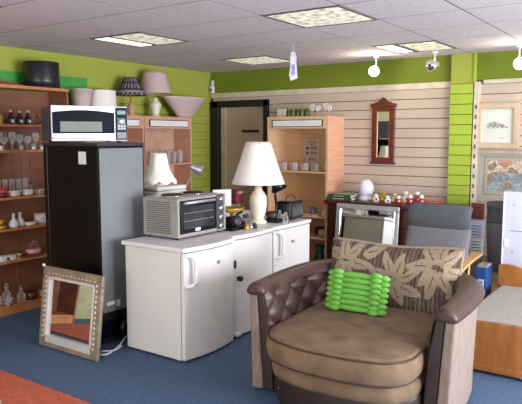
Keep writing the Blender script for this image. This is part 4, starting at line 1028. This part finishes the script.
# patterned back cushion
leaves = []
def flower(cx, cz, sc_, rot, petals):
    for a, r, lx, wz in petals:
        A = math.radians(a+rot); leaves.append((cx+sc_*r*math.cos(A), cz+sc_*r*math.sin(A), A, lx*sc_, wz*sc_))
pet = [(-75, .5, .42, .17), (-25, .55, .42, .16), (20, .55, .42, .17), (65, .55, .40, .16), (110, .55, .42, .16), (155, .5, .36, .15), (205, .5, .4, .15), (0, .0, .22, .18)]
flower(.50, .20, .17, 10, [(-70, .5, .5, .2), (-30, .75, .6, .19), (15, .8, .5, .17), (60, .7, .5, .2), (100, .75, .5, .18), (145, .7, .5, .18), (40, .25, .35, .18)])
flower(.80, .32, .17, -10, [(-95, .7, .55, .24), (-50, .7, .5, .18), (-10, .8, .5, .2), (40, .6, .5, .2), (90, .55, .5, .2), (140, .6, .5, .2), (190, .75, .55, .2), (235, .6, .4, .18)])
flower(.13, .31, .16, 0, [(-120, .6, .5, .2), (-70, .6, .5, .22), (-10, .8, .6, .2), (40, .6, .5, .2), (100, .5, .5, .2), (160, .6, .5, .22), (20, 1.4, .5, .2)])
flower(.98, .10, .13, 0, pet)
BW, BH = .94, .42
def bmat(u, v):
    X = u*BW; Z = v*BH
    for cx, cz, A, a, c_ in leaves:
        dx, dz = X-cx, Z-cz; p = dx*math.cos(A)+dz*math.sin(A); q = -dx*math.sin(A)+dz*math.cos(A)
        e = (p/a)**2+((q-.25*c_*math.sin(2.5*p/a))/(c_*1.08*(1-.3*p/a)))**2 if abs(p) < a else 2
        if e < 1: return 0 if (abs(q) < .003 and -.6*a < p < a*.3) else 2
    s_ = (X*34+.15*math.sin(7*Z)) % 1
    s2 = (X*11) % 1
    return 1 if s_ < (.32 if s2 < .5 else .5) else 0
def bfn(side):
    def f(u, v):
        x = (u-.5)*BW; z = v*BH
        e = (min(1, min(u, 1-u)/.10)**.5)*(min(1, min(v, 1-v)/.16)**.5)
        th = .035+.055*e
        y = .30+.15*v+(-th if side else th)
        edge = 1-e
        xx = x*(1-.02*math.sin(PI*v)); 
        sag = -.015*math.sin(PI*u)*0+.02*v*math.cos(2*PI*u)*.5
        return (xx+.02, y if e > 0 else .30+.15*v, .435+z+sag)
    return f
b = MB()
for s_ in (1, 0): b.grid(150, 70, bfn(s_), bmat)
bmesh.ops.remove_doubles(b.bm, verts=b.bm.verts, dist=.0004)
bc = b.obj('back_cushion', [M['st1'], M['st2'], M['st3']], sofa, solid=0)
pp = []
for u, v in [(k/30, 1) for k in range(31)]+[(1, 1-k/14) for k in range(1, 15)]+[(1-k/30, 0) for k in range(1, 31)]+[(0, k/14) for k in range(1, 15)]:
    p = bfn(1)(u, v); pp.append((p[0], .30+.15*v, p[2]))
b = MB(); b.tube(pp, .012, 8); b.obj('cushion_edge', M['st3'], bc)
b = MB(); rr = []
for v0 in [k/14 for k in range(15)]:
    pass
n = 0
for a, c_ in (((0, 0), (1, 0)), ((0, 1), (1, 1)), ((0, 0), (0, 1)), ((1, 0), (1, 1))):
    F = bfn(1); Bk = bfn(0); b.grid(40, 1, lambda u, v: (F if v < .5 else Bk)(a[0]+(c_[0]-a[0])*u, a[1]+(c_[1]-a[1])*u))
b.obj('cushion_border', M['st2'], bc)

# lime pillow
pil = thing('throw_pillow', 'bright lime green smocked throw pillow on the loveseat seat', 'pillow', (-1.755, 3.60, .488), math.radians(3))
PW, PH = .41, .25
tilt = Matrix.Rotation(math.radians(-14), 4, 'X')
b = MB(); b.box(-PW/2+.02, PW/2-.02, -.03, .05, .01, PH-.01)
for v in b.bm.verts: v.co = tilt @ v.co
b.obj('cover', M['lime_fab'], pil, bevel=.025)
b = MB(); rh = PH/7
def cap(x0, x1, z, r, yo=-.035):
    n = 9; rr = []
    for k in range(n):
        q = k/(n-1); x = x0+(x1-x0)*q; e = max(.12, math.sin(PI*q))**.35
        rr.append([tilt @ Vector((x, yo+r*1.15*e*math.cos(a)*-1, z+r*e*math.sin(a))) for a in [2*PI*i/12 for i in range(12)]])
    b.rings(rr)
for k in range(7):
    z = rh*(k+.5)
    cap(-PW*.29, PW*.29, z, rh*.56)
    for s_ in (-1, 1): cap(s_*PW*.52, s_*PW*.36, z, rh*.58, -.02)
for k in range(8):
    z = min(PH-rh*.2, max(rh*.2, rh*k))
    for s_ in (-1, 1): cap(s_*PW*.41, s_*PW*.24, z, rh*.55, -.045)
b.obj('smocking', M['lime_fab'], pil)
